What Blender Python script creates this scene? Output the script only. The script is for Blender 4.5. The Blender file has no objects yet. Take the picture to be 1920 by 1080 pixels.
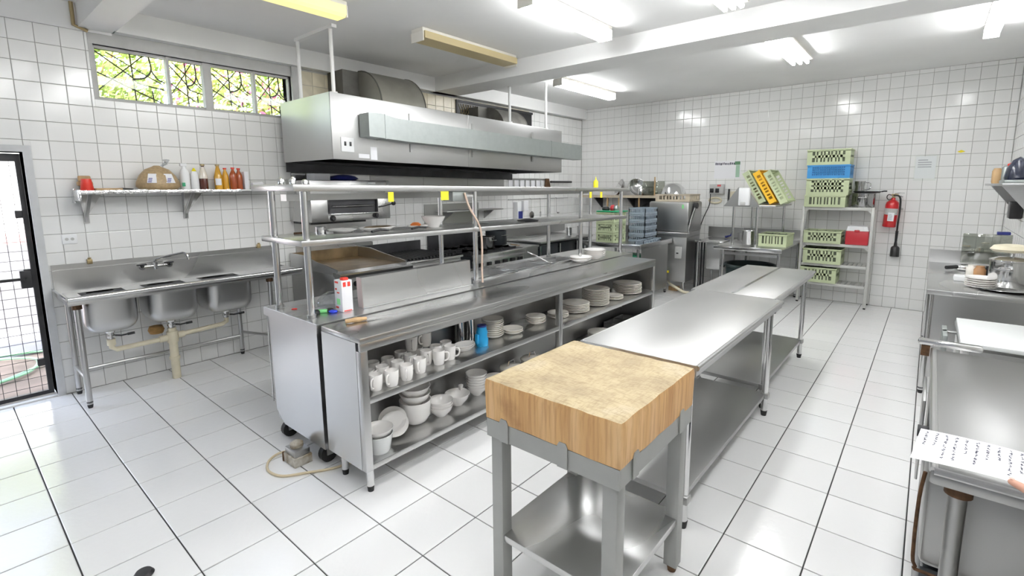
import bpy, bmesh, math, random
from mathutils import Vector, Matrix, Euler

random.seed(7)
S = bpy.context.scene
COL = S.collection
PI = math.pi

# ------------------------------------------------------------------ camera
F_PX, PPX, PPY = 920.376, 978.632, 483.472
CAM = Vector((5.490130, -8.507572, 1.716562))
_yaw, _pitch, _roll = math.radians(-39.69041714), math.radians(-8.25837905), math.radians(-0.3104974)
_f = Vector((math.sin(_yaw)*math.cos(_pitch), math.cos(_yaw)*math.cos(_pitch), math.sin(_pitch)))
_r0 = Vector((math.cos(_yaw), -math.sin(_yaw), 0)); _u0 = _r0.cross(_f)
_c, _s = math.cos(_roll), math.sin(_roll)
RT = _c*_r0 + _s*_u0; UP = -_s*_r0 + _c*_u0; FW = _f
cd = bpy.data.cameras.new('camera'); cam = bpy.data.objects.new('camera', cd); COL.objects.link(cam)
M = Matrix((RT, UP, -FW)).transposed().to_4x4(); M.translation = CAM
cam.matrix_world = M
cd.sensor_width = 36; cd.sensor_fit = 'HORIZONTAL'; cd.lens = F_PX/1920*36
cd.shift_x = -(PPX-960)/1920; cd.shift_y = -(540-PPY)/1920
cd.clip_start = 0.02; cd.clip_end = 200
S.camera = cam

def proj(p):
    d = Vector(p)-CAM; z = d.dot(FW)
    if z < 0.05: return None
    return PPX+F_PX*d.dot(RT)/z, PPY-F_PX*d.dot(UP)/z

# ------------------------------------------------------------------ world, sun, exposure
w = bpy.data.worlds.new('sky'); S.world = w; w.use_nodes = True
nt = w.node_tree; nt.nodes.clear()
sky = nt.nodes.new('ShaderNodeTexSky'); sky.sky_type = 'NISHITA'; sky.sun_disc = False
sky.sun_elevation = math.radians(50); sky.sun_rotation = math.radians(120); sky.dust_density = 2.5; sky.air_density = 1.0
bg = nt.nodes.new('ShaderNodeBackground'); bg.inputs['Strength'].default_value = 2.0
ow = nt.nodes.new('ShaderNodeOutputWorld')
hsv = nt.nodes.new('ShaderNodeHueSaturation'); hsv.inputs['Saturation'].default_value = .5
nt.links.new(sky.outputs[0], hsv.inputs['Color']); nt.links.new(hsv.outputs[0], bg.inputs[0]); nt.links.new(bg.outputs[0], ow.inputs[0])
sd = bpy.data.lights.new('sun', 'SUN'); sd.energy = 14; sd.angle = math.radians(1.0); sd.color = (1, .95, .86)
sun = bpy.data.objects.new('sun', sd); COL.objects.link(sun)
sun.rotation_euler = Vector((-0.62, 0.35, -0.95)).to_track_quat('-Z', 'Y').to_euler()   # comes over the roof from the room's side
LAMP = 42.0            # strength of the fluorescent tubes and diffusers
S.view_settings.view_transform = 'Standard'; S.view_settings.look = 'None'
S.view_settings.gamma = 1.0; S.view_settings.use_curve_mapping = False
S.view_settings.exposure = 0.0
S.cycles.use_denoising = True
S.cycles.max_bounces = 12; S.cycles.diffuse_bounces = 8; S.cycles.glossy_bounces = 5; S.cycles.transparent_max_bounces = 16
S.cycles.sample_clamp_indirect = 6.0; S.cycles.caustics_reflective = True; S.cycles.blur_glossy = 1.0; S.cycles.caustics_refractive = False

# ------------------------------------------------------------------ materials
MATS = {}
def mat(name, col=(.8,.8,.8), metal=0., rough=.5, spec=.5, var=0., vscale=8., vcol=None, bump=0., bscale=60., stretch=(1,1,1),
        rvar=0., emit=None, estr=0., trans=0., coat=0., randv=0., ior=1.5, detail=4.):
    m = bpy.data.materials.new(name); m.use_nodes = True; MATS[name] = m
    n = m.node_tree; p = n.nodes['Principled BSDF']; L = n.links.new
    p.inputs['Base Color'].default_value = (*col, 1); p.inputs['Metallic'].default_value = metal
    p.inputs['Roughness'].default_value = rough; p.inputs['Specular IOR Level'].default_value = spec
    p.inputs['Transmission Weight'].default_value = trans; p.inputs['Coat Weight'].default_value = coat
    p.inputs['IOR'].default_value = ior
    if emit: p.inputs['Emission Color'].default_value = (*emit, 1); p.inputs['Emission Strength'].default_value = estr
    if var or bump or rvar:
        tc = n.nodes.new('ShaderNodeTexCoord'); mp = n.nodes.new('ShaderNodeMapping'); mp.inputs['Scale'].default_value = stretch
        L(tc.outputs['Object'], mp.inputs[0])
        nz = n.nodes.new('ShaderNodeTexNoise'); nz.inputs['Scale'].default_value = vscale; nz.inputs['Detail'].default_value = detail
        L(mp.outputs[0], nz.inputs['Vector'])
    last = None
    if var:
        r = n.nodes.new('ShaderNodeValToRGB'); r.color_ramp.elements[0].position = .35; r.color_ramp.elements[1].position = .68
        vc = vcol or tuple(max(0, c*(1-var)) for c in col)
        r.color_ramp.elements[0].color = (*vc, 1); r.color_ramp.elements[1].color = (*col, 1)
        L(nz.outputs['Fac'], r.inputs[0]); last = r.outputs[0]; L(last, p.inputs['Base Color'])
    if randv:
        oi = n.nodes.new('ShaderNodeObjectInfo'); mr = n.nodes.new('ShaderNodeMapRange')
        mr.inputs['To Min'].default_value = 1-randv; mr.inputs['To Max'].default_value = 1+randv*.3
        L(oi.outputs['Random'], mr.inputs['Value'])
        hs = n.nodes.new('ShaderNodeHueSaturation'); hs.inputs['Color'].default_value = (*col, 1)
        if last: L(last, hs.inputs['Color'])
        L(mr.outputs[0], hs.inputs['Value']); L(hs.outputs[0], p.inputs['Base Color'])
    if rvar:
        mr = n.nodes.new('ShaderNodeMapRange'); mr.inputs['To Min'].default_value = max(.02, rough-rvar); mr.inputs['To Max'].default_value = min(1, rough+rvar)
        mr.inputs['From Min'].default_value = .3; mr.inputs['From Max'].default_value = .7
        L(nz.outputs['Fac'], mr.inputs['Value']); L(mr.outputs[0], p.inputs['Roughness'])
    if bump:
        n2 = n.nodes.new('ShaderNodeTexNoise'); n2.inputs['Scale'].default_value = bscale; n2.inputs['Detail'].default_value = 2
        L(mp.outputs[0], n2.inputs['Vector'])
        b = n.nodes.new('ShaderNodeBump'); b.inputs['Strength'].default_value = bump; b.inputs['Distance'].default_value = .01
        L(n2.outputs['Fac'], b.inputs['Height']); L(b.outputs[0], p.inputs['Normal'])
    return m

STEEL = mat('steel', (.60,.60,.60), 1, .30, var=.05, vscale=1.0, rvar=.02, stretch=(1,1,2), detail=1)
STEELH = mat('steel_brushed_flat', (.62,.62,.615), 1, .28, var=.05, vscale=1.0, rvar=.025, stretch=(3,1,1), detail=1)
STEELT = mat('worktable_steel', (.50,.50,.495), 1, .44, var=.06, vscale=1.2, rvar=.03, stretch=(3,1,1), detail=1)
STEELN = mat('bench_steel', (.37,.37,.365), 1, .34, var=.08, vscale=1.2, rvar=.03, stretch=(4,1,1), detail=1)
FAROOM = mat('front_wall_paint', (.36,.37,.40), 0, .8)
STEELD = mat('steel_dull', (.47,.47,.465), 1, .36, var=.10, vscale=1.2, rvar=.03, detail=1)
STEELP = mat('steel_polished', (.72,.72,.72), 1, .13, rvar=.03, vscale=3)
HOODM = mat('hood_steel', (.52,.52,.515), 1, .36, var=.06, vscale=1.5, rvar=.05, bump=.03, bscale=5)
PAINTST = mat('grey_painted_steel', (.40,.405,.39), .35, .42, var=.12, vscale=5, bump=.03, bscale=40)
GALV = mat('galvanised_steel', (.40,.43,.42), .85, .46, var=.09, vscale=16, rvar=.04)
DUCTB = mat('brown_grey_duct', (.34,.33,.29), .6, .5, var=.15, vscale=5)
POTD = mat('dark_mirror_steel', (.42,.42,.42), 1, .12)
JARB = mat('brown_jar', (.42,.22,.10), 0, .4)
DUCTM = mat('dark_duct', (.17,.165,.15), .5, .6, var=.3, vscale=7)  # dark base also carries the shadow over the far duct
CHROME = mat('chrome', (.75,.75,.75), 1, .08)
DARKMET = mat('dark_iron', (.045,.045,.048), .4, .5, var=.3, vscale=10)
BLACK = mat('black_plastic', (.015,.015,.017), 0, .35)
OVEN = mat('dark_oven_enamel', (.035,.04,.045), .2, .28)
RUST = mat('rusty_collar', (.17,.09,.045), .4, .7, var=.5, vscale=40)
WTILE = mat('wall_tile_glaze', (.85,.85,.84), 0, .13, .5, randv=.05, bump=.05, bscale=9)
BTILE = mat('stained_wall_tile', (.66,.60,.45), 0, .25, .5, var=.18, vscale=6, randv=.06)
GROUT = mat('wall_grout', (.46,.455,.43), 0, .9, var=.3, vscale=5)
FTILE = mat('floor_tile_glaze', (.85,.85,.85), 0, .14, .5, randv=.03, bump=.10, bscale=26)
FGROUT = mat('floor_grout', (.055,.055,.055), 0, .9, var=.4, vscale=6)
CEIL = mat('ceiling_paint', (.88,.88,.875), 0, .85, var=.05, vscale=1.2)
PAINT = mat('white_gloss_paint', (.87,.87,.865), 0, .45, var=.04, vscale=2)
FRAMEM = mat('grey_frame_paint', (.50,.50,.49), 0, .5, var=.1, vscale=10)
JAMB = mat('door_jamb_paint', (.60,.61,.62), 0, .5, var=.12, vscale=6)
CERAM = mat('white_ceramic', (.91,.89,.87), 0, .14, .5, randv=.03)
CREAMC = mat('cream_ceramic', (.85,.815,.75), 0, .16, .5, randv=.05)
WPLAS = mat('white_plastic', (.83,.84,.85), 0, .35)
GREENC = mat('pale_green_crate', (.53,.60,.38), 0, .48, randv=.06, var=.06, vscale=9)
SHADE_DIVIDER = mat('crate_shade_divider', (.13,.15,.10), 0, .7)  # dark tone stands in for the shade inside the crates
BLUEC = mat('blue_crate', (.045,.27,.60), 0, .42)
BLUED = mat('dark_blue_mesh', (.02,.13,.36), 0, .5)
YELLC = mat('yellow_crate', (.86,.50,.03), 0, .45)
GREYRACK = mat('grey_blue_rack', (.30,.36,.42), 0, .5, var=.2, vscale=30)
BEIGER = mat('beige_rack', (.55,.48,.37), 0, .55, var=.15, vscale=12)
REDP = mat('red_plastic', (.42,.02,.03), 0, .4)
REDB = mat('bright_red_plastic', (.68,.035,.02), 0, .3)
REDX = mat('extinguisher_red', (.50,.015,.02), 0, .22, coat=.4)
SHELFP = mat('rack_grey_paint', (.56,.56,.54), .2, .45)
WOOD = mat('light_wood', (.55,.36,.18), 0, .55, var=.3, vscale=14, stretch=(1,1,.2))
PVC = mat('cream_pvc', (.72,.66,.50), 0, .4, var=.1, vscale=12)
BRASS = mat('dull_brass', (.42,.33,.18), .9, .35)
YNOTE = mat('yellow_note', (.86,.72,.03), 0, .7)
YEL = mat('yellow_plastic', (.85,.74,.02), 0, .4)
BLUEP = mat('bright_blue_plastic', (.02,.36,.72), 0, .35)
NAVY = mat('navy_plastic', (.03,.04,.22), 0, .4)
GREENP = mat('green_plastic', (.02,.30,.14), 0, .4)
LIMEP = mat('lime_plastic', (.25,.75,.28), 0, .4)
PAPER = mat('paper', (.84,.84,.87), 0, .8)
INK = mat('ink', (.10,.10,.14), 0, .8)
RED_INK = mat('red_print', (.75,.05,.03), 0, .6)
GREENINK = mat('green_print', (.10,.22,.12), 0, .7)
CORD = mat('cream_cord', (.66,.56,.38), 0, .5)
CABLE = mat('pinkish_cable', (.62,.47,.38), 0, .5)
RUBBER = mat('black_rubber', (.012,.012,.012), 0, .6)
BIN = mat('dark_green_bin', (.018,.035,.036), 0, .42)
BOARD = mat('white_cutting_board', (.80,.82,.82), 0, .35)
SACK = mat('brown_grain_bag', (.46,.33,.18), 0, .45, var=.25, vscale=60)
AMBER = mat('amber_sauce', (.62,.33,.03), 0, .12, coat=.6)
REDSAUCE = mat('red_sauce', (.36,.075,.02), 0, .14, coat=.6)
COLA = mat('dark_brown_sauce', (.09,.018,.01), 0, .12, coat=.6)
CLEARB = mat('clear_bottle', (.72,.66,.58), 0, .08, coat=.5)
FOIL = mat('foil', (.78,.78,.79), 1, .22, bump=.5, bscale=60)
TOWEL = mat('towel_cloth', (.50,.50,.51), 0, .95, var=.1, vscale=40)
SOIL = mat('yard_soil', (.26,.20,.165), 0, .95, var=.4, vscale=3)
CONC = mat('yard_concrete', (.20,.20,.22), 0, .9, var=.2, vscale=2)
WHITEWALL = mat('yard_white_wall', (.80,.80,.80), 0, .8)
PINK = mat('yard_red_band', (.62,.30,.30), 0, .8)
HOSEM = mat('garden_hose', (.28,.55,.33), 0, .5)
LEAF = mat('leaf', (.46,.56,.16), 0, .6, var=.5, vscale=3, vcol=(.20,.31,.07))
LEAFY = mat('leaf_yellow', (.70,.70,.34), 0, .6, var=.4, vscale=4, vcol=(.42,.50,.14))
PETAL = mat('pink_petal', (.80,.18,.40), 0, .6)
IRON = mat('window_iron', (.055,.05,.045), .3, .6)
SKIN = mat('skin', (.56,.30,.22), 0, .5)
SLEEVE = mat('white_sleeve', (.75,.75,.76), 0, .9)
CREAM = mat('yellowed_diffuser', (.52,.43,.24), 0, .4)
CREAMW = mat('fixture_enamel', (.74,.72,.66), 0, .4)
GRIDDLE = mat('griddle_plate', (.30,.21,.11), .6, .42, var=.5, vscale=5)
SOOT = mat('sooty_steel', (.085,.085,.09), .8, .45, var=.3, vscale=4)
DIRTYW = mat('dirty_white_enamel', (.62,.60,.55), 0, .6, var=.55, vscale=14, vcol=(.23,.18,.11))
TUBE = mat('fluorescent_tube', (.9,.9,.9), 0, .4, emit=(.985,.995,1.0), estr=LAMP)
DIFF = mat('lit_diffuser', (.9,.9,.9), 0, .4, emit=(.985,.995,1.0), estr=LAMP*.62)
DIFFY = mat('dim_yellow_diffuser', (.62,.55,.20), 0, .4, emit=(1.0,.86,.32), estr=1.1)
LEDR = mat('red_pilot', (.6,.1,.1), 0, .4)
SPONGE = mat('brown_sponge', (.46,.27,.10), 0, .9, var=.3, vscale=30)
ORANGE = mat('carrot_orange', (.80,.22,.05), 0, .5)
GLASSW = mat('patterned_glass', (.80,.82,.82), 0, .08, trans=.0, coat=.4)

def pane_mat(name, tint=(1,1,1), amount=.12):
    m = bpy.data.materials.new(name); m.use_nodes = True; n = m.node_tree; n.nodes.clear()
    o = n.nodes.new('ShaderNodeOutputMaterial'); t = n.nodes.new('ShaderNodeBsdfTransparent'); g = n.nodes.new('ShaderNodeBsdfGlossy')
    t.inputs[0].default_value = (*tint, 1); g.inputs['Roughness'].default_value = .03
    x = n.nodes.new('ShaderNodeMixShader'); x.inputs[0].default_value = amount
    n.links.new(t.outputs[0], x.inputs[1]); n.links.new(g.outputs[0], x.inputs[2]); n.links.new(x.outputs[0], o.inputs[0])
    return m
PENCIL = mat('faint_handwriting', (.40,.40,.46), 0, .8)
PANE = pane_mat('window_pane_glass', (.98,.99,.98), .015)
CLING = pane_mat('clear_film', (.86,.88,.90), .22)
FROST = pane_mat('frosted_plastic', (.62,.64,.58), .25)

def wood_block_mat(name, top):
    m = bpy.data.materials.new(name); m.use_nodes = True; n = m.node_tree; L = n.links.new; p = n.nodes['Principled BSDF']
    tc = n.nodes.new('ShaderNodeTexCoord')
    def noise(scale, det, st):
        mp = n.nodes.new('ShaderNodeMapping'); mp.inputs['Scale'].default_value = st; L(tc.outputs['Object'], mp.inputs[0])
        z = n.nodes.new('ShaderNodeTexNoise'); z.inputs['Scale'].default_value = scale; z.inputs['Detail'].default_value = det; L(mp.outputs[0], z.inputs['Vector']); return z.outputs['Fac']
    def ramp(f, stops):
        r = n.nodes.new('ShaderNodeValToRGB'); e = r.color_ramp.elements
        while len(e) < len(stops): e.new(.5)
        for k, (q, c) in enumerate(stops): e[k].position = q; e[k].color = (*c, 1)
        L(f, r.inputs[0]); return r.outputs[0]
    def mix(a, b, f, mode='MIX', fac=None):
        x = n.nodes.new('ShaderNodeMix'); x.data_type = 'RGBA'; x.blend_type = mode
        if f is not None: L(f, x.inputs[0])
        else: x.inputs[0].default_value = fac
        L(a, x.inputs[6]); L(b, x.inputs[7]); return x.outputs[2]
    if top:
        base = ramp(noise(3.2, 5, (1,1,1)), [(.28,(.22,.175,.11)),(.42,(.36,.28,.165)),(.56,(.46,.37,.22)),(.72,(.50,.43,.31))])
        scr = ramp(noise(26, 6, (1,4,1)), [(.40,(.50,.42,.34)),(.52,(1,1,1))])
        scr2 = ramp(noise(30, 6, (5,1,1)), [(.38,(.55,.48,.40)),(.50,(1,1,1))])
        c = mix(mix(base, scr, None, 'MULTIPLY', .34), scr2, None, 'MULTIPLY', .30)
        p.inputs['Roughness'].default_value = .6
    else:
        base = ramp(noise(5, 3, (3,3,.15)), [(.25,(.53,.29,.11)),(.50,(.66,.40,.17)),(.70,(.74,.50,.26))])
        gr = ramp(noise(40, 4, (2,2,.12)), [(.36,(.62,.50,.40)),(.55,(1,1,1))])
        st = ramp(noise(3.5, 6, (1,1,1)), [(.30,(.45,.34,.26)),(.42,(1,1,1))])
        c = mix(mix(base, gr, None, 'MULTIPLY', .55), st, None, 'MULTIPLY', .7)
        p.inputs['Roughness'].default_value = .45
    L(c, p.inputs['Base Color'])
    b = n.nodes.new('ShaderNodeBump'); b.inputs['Strength'].default_value = .25; b.inputs['Distance'].default_value = .004
    L(noise(45, 5, (1,1,.4)), b.inputs['Height']); L(b.outputs[0], p.inputs['Normal'])
    return m
BLOCKTOP = wood_block_mat('block_top_wood', True); BLOCKSIDE = wood_block_mat('block_side_wood', False)

# ------------------------------------------------------------------ mesh helpers
ORG = {}                       # world origin of every root and part
class MB:
    def __init__(s): s.v = []; s.f = []; s.mi = []
    def _add(s, vs, fs, mi=0):
        b = len(s.v); s.v += [tuple(x) for x in vs]; s.f += [tuple(b+i for i in f) for f in fs]; s.mi += [mi]*len(fs); return s
    def box(s, x0, y0, z0, x1, y1, z1, bv=0., mi=0):
        if x0 > x1: x0, x1 = x1, x0
        if y0 > y1: y0, y1 = y1, y0
        if z0 > z1: z0, z1 = z1, z0
        if bv <= 0:
            v = [(x,y,z) for z in (z0,z1) for y in (y0,y1) for x in (x0,x1)]
            return s._add(v, [(0,2,3,1),(4,5,7,6),(0,1,5,4),(2,6,7,3),(0,4,6,2),(1,3,7,5)], mi)
        bv = min(bv, (x1-x0)*.45, (y1-y0)*.45, (z1-z0)*.45)
        bm = bmesh.new(); bmesh.ops.create_cube(bm, size=1)
        for q in bm.verts: q.co = Vector(((x0+x1)/2+q.co.x*(x1-x0), (y0+y1)/2+q.co.y*(y1-y0), (z0+z1)/2+q.co.z*(z1-z0)))
        bmesh.ops.bevel(bm, geom=bm.edges[:], offset=bv, segments=2, affect='EDGES', profile=.5)
        s.bm(bm, mi); return s
    def bm(s, bm, mi=0):
        bm.verts.index_update(); s._add([q.co[:] for q in bm.verts], [[q.index for q in f.verts] for f in bm.faces], mi); bm.free(); return s
    def cyl(s, p0, p1, r0, r1=None, seg=14, caps=True, mi=0):
        r1 = r0 if r1 is None else r1
        p0 = Vector(p0); p1 = Vector(p1); d = (p1-p0).normalized()
        a = d.orthogonal().normalized(); b = d.cross(a)
        vs = [p+r*(a*math.cos(2*PI*k/seg)+b*math.sin(2*PI*k/seg)) for p, r in ((p0,r0),(p1,r1)) for k in range(seg)]
        fs = [(k, (k+1)%seg, seg+(k+1)%seg, seg+k) for k in range(seg)]
        if caps: fs += [tuple(reversed(range(seg))), tuple(range(seg, 2*seg))]
        return s._add(vs, fs, mi)
    def lathe(s, prof, c=(0,0,0), seg=28, axis='Z', tilt=None, mi=0):
        """profile (r, h) from bottom to top; r = 0 closes the end"""
        vs = []; rings = []
        for r, h in prof:
            if r < 1e-6: rings.append([len(vs)]); vs.append((0,0,h))
            else:
                rings.append(list(range(len(vs), len(vs)+seg)))
                vs += [(r*math.cos(2*PI*k/seg), r*math.sin(2*PI*k/seg), h) for k in range(seg)]
        fs = []
        for A, B in zip(rings, rings[1:]):
            if len(A) == 1 and len(B) == 1: continue
            for k in range(seg):
                k2 = (k+1) % seg
                if len(A) == 1: fs.append((A[0], B[k2], B[k]))
                elif len(B) == 1: fs.append((A[k], A[k2], B[0]))
                else: fs.append((A[k], A[k2], B[k2], B[k]))
        vs = [Vector(v) for v in vs]
        if axis == 'X': vs = [Vector((v.z, v.y, -v.x)) for v in vs]
        if axis == 'Y': vs = [Vector((v.x, v.z, -v.y)) for v in vs]
        if tilt is not None: vs = [tilt @ v for v in vs]
        return s._add([v+Vector(c) for v in vs], fs, mi)
    def tube(s, pts, r, seg=8, closed=False, mi=0, sub=0, caps=True):
        P = [Vector(p) for p in pts]
        if sub:
            Q = []; n = len(P)
            for i in range(n if closed else n-1):
                a, b, c, d = P[(i-1) % n] if (closed or i > 0) else P[0], P[i], P[(i+1) % n], P[(i+2) % n] if (closed or i+2 < n) else P[-1]
                for k in range(sub):
                    t = k/sub
                    Q.append(.5*((2*b)+(-a+c)*t+(2*a-5*b+4*c-d)*t*t+(-a+3*b-3*c+d)*t**3))
            if not closed: Q.append(P[-1])
            P = Q
        n = len(P); vs = []; prev = None
        rr = r if isinstance(r, (list, tuple)) else [r]*n
        if len(rr) != n: rr = [rr[min(len(rr)-1, int(i*len(rr)/n))] for i in range(n)]
        for i in range(n):
            if closed: t = (P[(i+1) % n]-P[i-1])
            else: t = P[min(i+1, n-1)]-P[max(i-1, 0)]
            t = t.normalized() if t.length > 1e-9 else Vector((0,0,1))
            if prev is None: a = t.orthogonal().normalized()
            else:
                a = prev - t*prev.dot(t); a = a.normalized() if a.length > 1e-6 else t.orthogonal().normalized()
            prev = a; b = t.cross(a)
            vs += [P[i]+rr[i]*(a*math.cos(2*PI*k/seg)+b*math.sin(2*PI*k/seg)) for k in range(seg)]
        fs = []
        for i in range(n if closed else n-1):
            j = (i+1) % n
            fs += [(i*seg+k, i*seg+(k+1) % seg, j*seg+(k+1) % seg, j*seg+k) for k in range(seg)]
        if not closed and caps: fs += [tuple(reversed(range(seg))), tuple(range((n-1)*seg, n*seg))]
        return s._add(vs, fs, mi)
    def prism(s, poly, lo, hi, axis='Y', mi=0):
        """poly of 2-D points extruded along an axis: X -> (y,z), Y -> (x,z), Z -> (x,y)"""
        def pt(a, b, h): return {'X': (h,a,b), 'Y': (a,h,b), 'Z': (a,b,h)}[axis]
        n = len(poly); vs = [pt(a,b,lo) for a,b in poly]+[pt(a,b,hi) for a,b in poly]
        fs = [(k, (k+1) % n, n+(k+1) % n, n+k) for k in range(n)]+[tuple(reversed(range(n))), tuple(range(n, 2*n))]
        bm = bmesh.new(); V = [bm.verts.new(v) for v in vs]
        for f in fs: bm.faces.new([V[i] for i in f])
        bmesh.ops.recalc_face_normals(bm, faces=bm.faces[:])
        return s.bm(bm, mi)
    def quad(s, a, b, c, d, mi=0): return s._add([a,b,c,d], [(0,1,2,3)], mi)
    def xf(s, Mx, start=0):
        s.v = s.v[:start]+[tuple(Mx @ Vector(v)) for v in s.v[start:]]; return s
    def mesh(s, name, mats, org=Vector((0,0,0)), smooth=35, fix=True):
        me = bpy.data.meshes.new(name); me.from_pydata([tuple(Vector(v)-org) for v in s.v], [], s.f)
        mats = mats if isinstance(mats, (list, tuple)) else [mats]
        for m in mats: me.materials.append(m)
        if len(mats) > 1: me.polygons.foreach_set('material_index', s.mi)
        if fix:
            bm = bmesh.new(); bm.from_mesh(me); bmesh.ops.recalc_face_normals(bm, faces=bm.faces[:]); bm.to_mesh(me); bm.free()
        if smooth:
            me.polygons.foreach_set('use_smooth', [True]*len(me.polygons)); me.set_sharp_from_angle(angle=math.radians(smooth))
        me.update(); return me

def link(name, data, parent=None, loc=None):
    o = bpy.data.objects.new(name, data); COL.objects.link(o)
    if parent is not None: o.parent = parent
    if loc is not None: o.location = loc
    return o
def root(name, label, cat, loc, group=None, rot=0.):
    o = link(name, None); o.location = loc; o.rotation_euler = (0,0,rot); o.empty_display_size = .05
    o['label'] = label; o['category'] = cat
    if group: o['group'] = group
    ORG[o.name] = Vector(loc); return o
def part(name, mb, m, parent, smooth=35, label=None, kind=None):
    """a part whose mesh is written in world coordinates"""
    g = ORG[parent.name]; o = link(name, mb.mesh(name, m, g, smooth), parent); ORG[o.name] = g
    if label: o['label'] = label
    if kind: o['kind'] = kind
    return o
def solo(name, mb, m, label, cat, group=None, smooth=35, org=None, kind=None):
    xs = list(zip(*mb.v)); g = Vector(org) if org else Vector(((min(xs[0])+max(xs[0]))/2, (min(xs[1])+max(xs[1]))/2, min(xs[2])))
    o = link(name, mb.mesh(name, m, g, smooth)); o.location = g; ORG[o.name] = g
    o['label'] = label; o['category'] = cat
    if group: o['group'] = group
    if kind: o['kind'] = kind
    return o
def struct(name, mb, m, parent=None, smooth=0, label=None):
    o = link(name, mb.mesh(name, m, Vector((0,0,0)), smooth), parent); ORG[o.name] = Vector((0,0,0)); o['kind'] = 'structure'
    return o
def dup(o, loc, rotz=None, label=None, group=None, rot=None):
    r = o.copy(); COL.objects.link(r); r.location = loc
    if rotz is not None: r.rotation_euler = (0,0,rotz)
    if rot is not None: r.rotation_euler = rot
    if label: r['label'] = label
    if group: r['group'] = group
    def kids(a, b):
        for ch in list(a.children):
            c = ch.copy(); COL.objects.link(c); c.parent = b; kids(ch, c)
    kids(o, r); ORG[r.name] = Vector(loc); return r
ORD = ['top','second','third','fourth','fifth','sixth','seventh','eighth','ninth','tenth','eleventh','twelfth']
# ------------------------------------------------------------------ room shell
ZC = 3.206; XR = 6.2; YF = -10.4
WIN = (-7.475, -5.82, 2.475, 2.915)          # left-wall window opening y0 y1 z0 z1
DOOR = (-8.98, -7.985, 0.0, 2.005)

def rects_minus(rect, holes):
    out = [rect]
    for h in holes:
        nxt = []
        for a0, a1, b0, b1 in out:
            x0, x1, y0, y1 = max(a0,h[0]), min(a1,h[1]), max(b0,h[2]), min(b1,h[3])
            if x0 >= x1-1e-6 or y0 >= y1-1e-6: nxt.append((a0,a1,b0,b1)); continue
            if a0 < x0-1e-6: nxt.append((a0,x0,b0,b1))
            if x1 < a1-1e-6: nxt.append((x1,a1,b0,b1))
            if b0 < y0-1e-6: nxt.append((x0,x1,b0,y0))
            if y1 < b1-1e-6: nxt.append((x0,x1,y1,b1))
        out = nxt
    return out

TT = 0.006     # how far tiles stand proud of the grout bed
b = MB()
for y0, y1, z0, z1 in rects_minus((YF-.2, .2, -.1, ZC+.15), [WIN, DOOR]): b.box(-.2, y0, z0, -TT, y1, z1)
wall_left = struct('wall_left', b, GROUT)
wall_back = struct('wall_back', MB().box(-.2, TT, -.1, XR+.2, .2, ZC+.15), GROUT)
wall_right = struct('wall_right', MB().box(XR+TT, YF-.2, -.1, XR+.2, TT, ZC+.15), GROUT)
b = MB(); FILL_WIN = (.6, 1.5, 2.3, 2.9)          # unseen high window, added to let in fill daylight
for x0, x1, z0, z1 in rects_minus((-.2, XR+.2, -.1, ZC+.15), [FILL_WIN]): b.box(x0, YF-.2, z0, x1, YF, z1)
wall_front = struct('wall_front', b, FAROOM)
b = MB(); b.box(FILL_WIN[0], YF-.12, FILL_WIN[2], FILL_WIN[1], YF-.06, FILL_WIN[2]+.04).box(FILL_WIN[0], YF-.12, FILL_WIN[3]-.04, FILL_WIN[1], YF-.06, FILL_WIN[3])
for k in range(5): xx = FILL_WIN[0]+(FILL_WIN[1]-FILL_WIN[0]-.04)*k/4; b.box(xx, YF-.12, FILL_WIN[2]+.04, xx+.04, YF-.06, FILL_WIN[3]-.04)
fill_win = struct('fill_window', b, FRAMEM)  # frame of the added fill window
struct('pane', MB().box(FILL_WIN[0]+.04, YF-.093, FILL_WIN[2]+.04, FILL_WIN[1]-.04, YF-.089, FILL_WIN[3]-.04), PANE, fill_win)
floor = struct('floor', MB().box(-.2, YF-.2, -.12, XR+.2, .2, -TT), FGROUT)
ceiling = struct('ceiling', MB().box(-.2, YF-.2, ZC, XR+.2, .2, ZC+.12), CEIL)
struct('trim_1', MB().box(-.006, -7.34, 3.02, .10, 0, ZC), PAINT)                       # ledge beam along the left wall
struct('trim_2', MB().box(-.006, YF, 3.0, .012, -7.34, ZC), PAINT)                      # plaster strip over the tiles
struct('beam_middle', MB().box(-.006, -3.86, 3.02, XR+.006, -3.42, ZC+.01), PAINT)
struct('beam_near', MB().box(-.006, -7.56, 3.02, XR+.006, -7.33, ZC+.01), PAINT)
struct('trim_3', MB().tube([(.03,-7.585,ZC),(.03,-7.585,3.03),(.03,-7.50,3.0)], .014), BRASS, smooth=40)   # painted-over conduit

def tile_mesh(name, w, h, m, axis, bv=.004):
    """a glazed tile: bevelled top, standing on its bed; local centre at 0, face towards +axis"""
    a, c = w/2, h/2
    q = MB(); o = [(-a,-c),(a,-c),(a,c),(-a,c)]; i = [(-a+bv,-c+bv),(a-bv,-c+bv),(a-bv,c-bv),(-a+bv,c-bv)]
    def P(u, v, d): return {'X': (d,u,v), 'x': (-d,u,v), 'y': (u,-d,v), 'Z': (u,v,d)}[axis]
    vs = [P(*p, -TT-.001) for p in o]+[P(*p, -.0012) for p in o]+[P(*p, 0) for p in i]
    fs = [(k,(k+1)%4,4+(k+1)%4,4+k) for k in range(4)]+[(4+k,4+(k+1)%4,8+(k+1)%4,8+k) for k in range(4)]+[(8,9,10,11)]
    q._add(vs, fs); return q.mesh(name, m, smooth=0)

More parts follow.
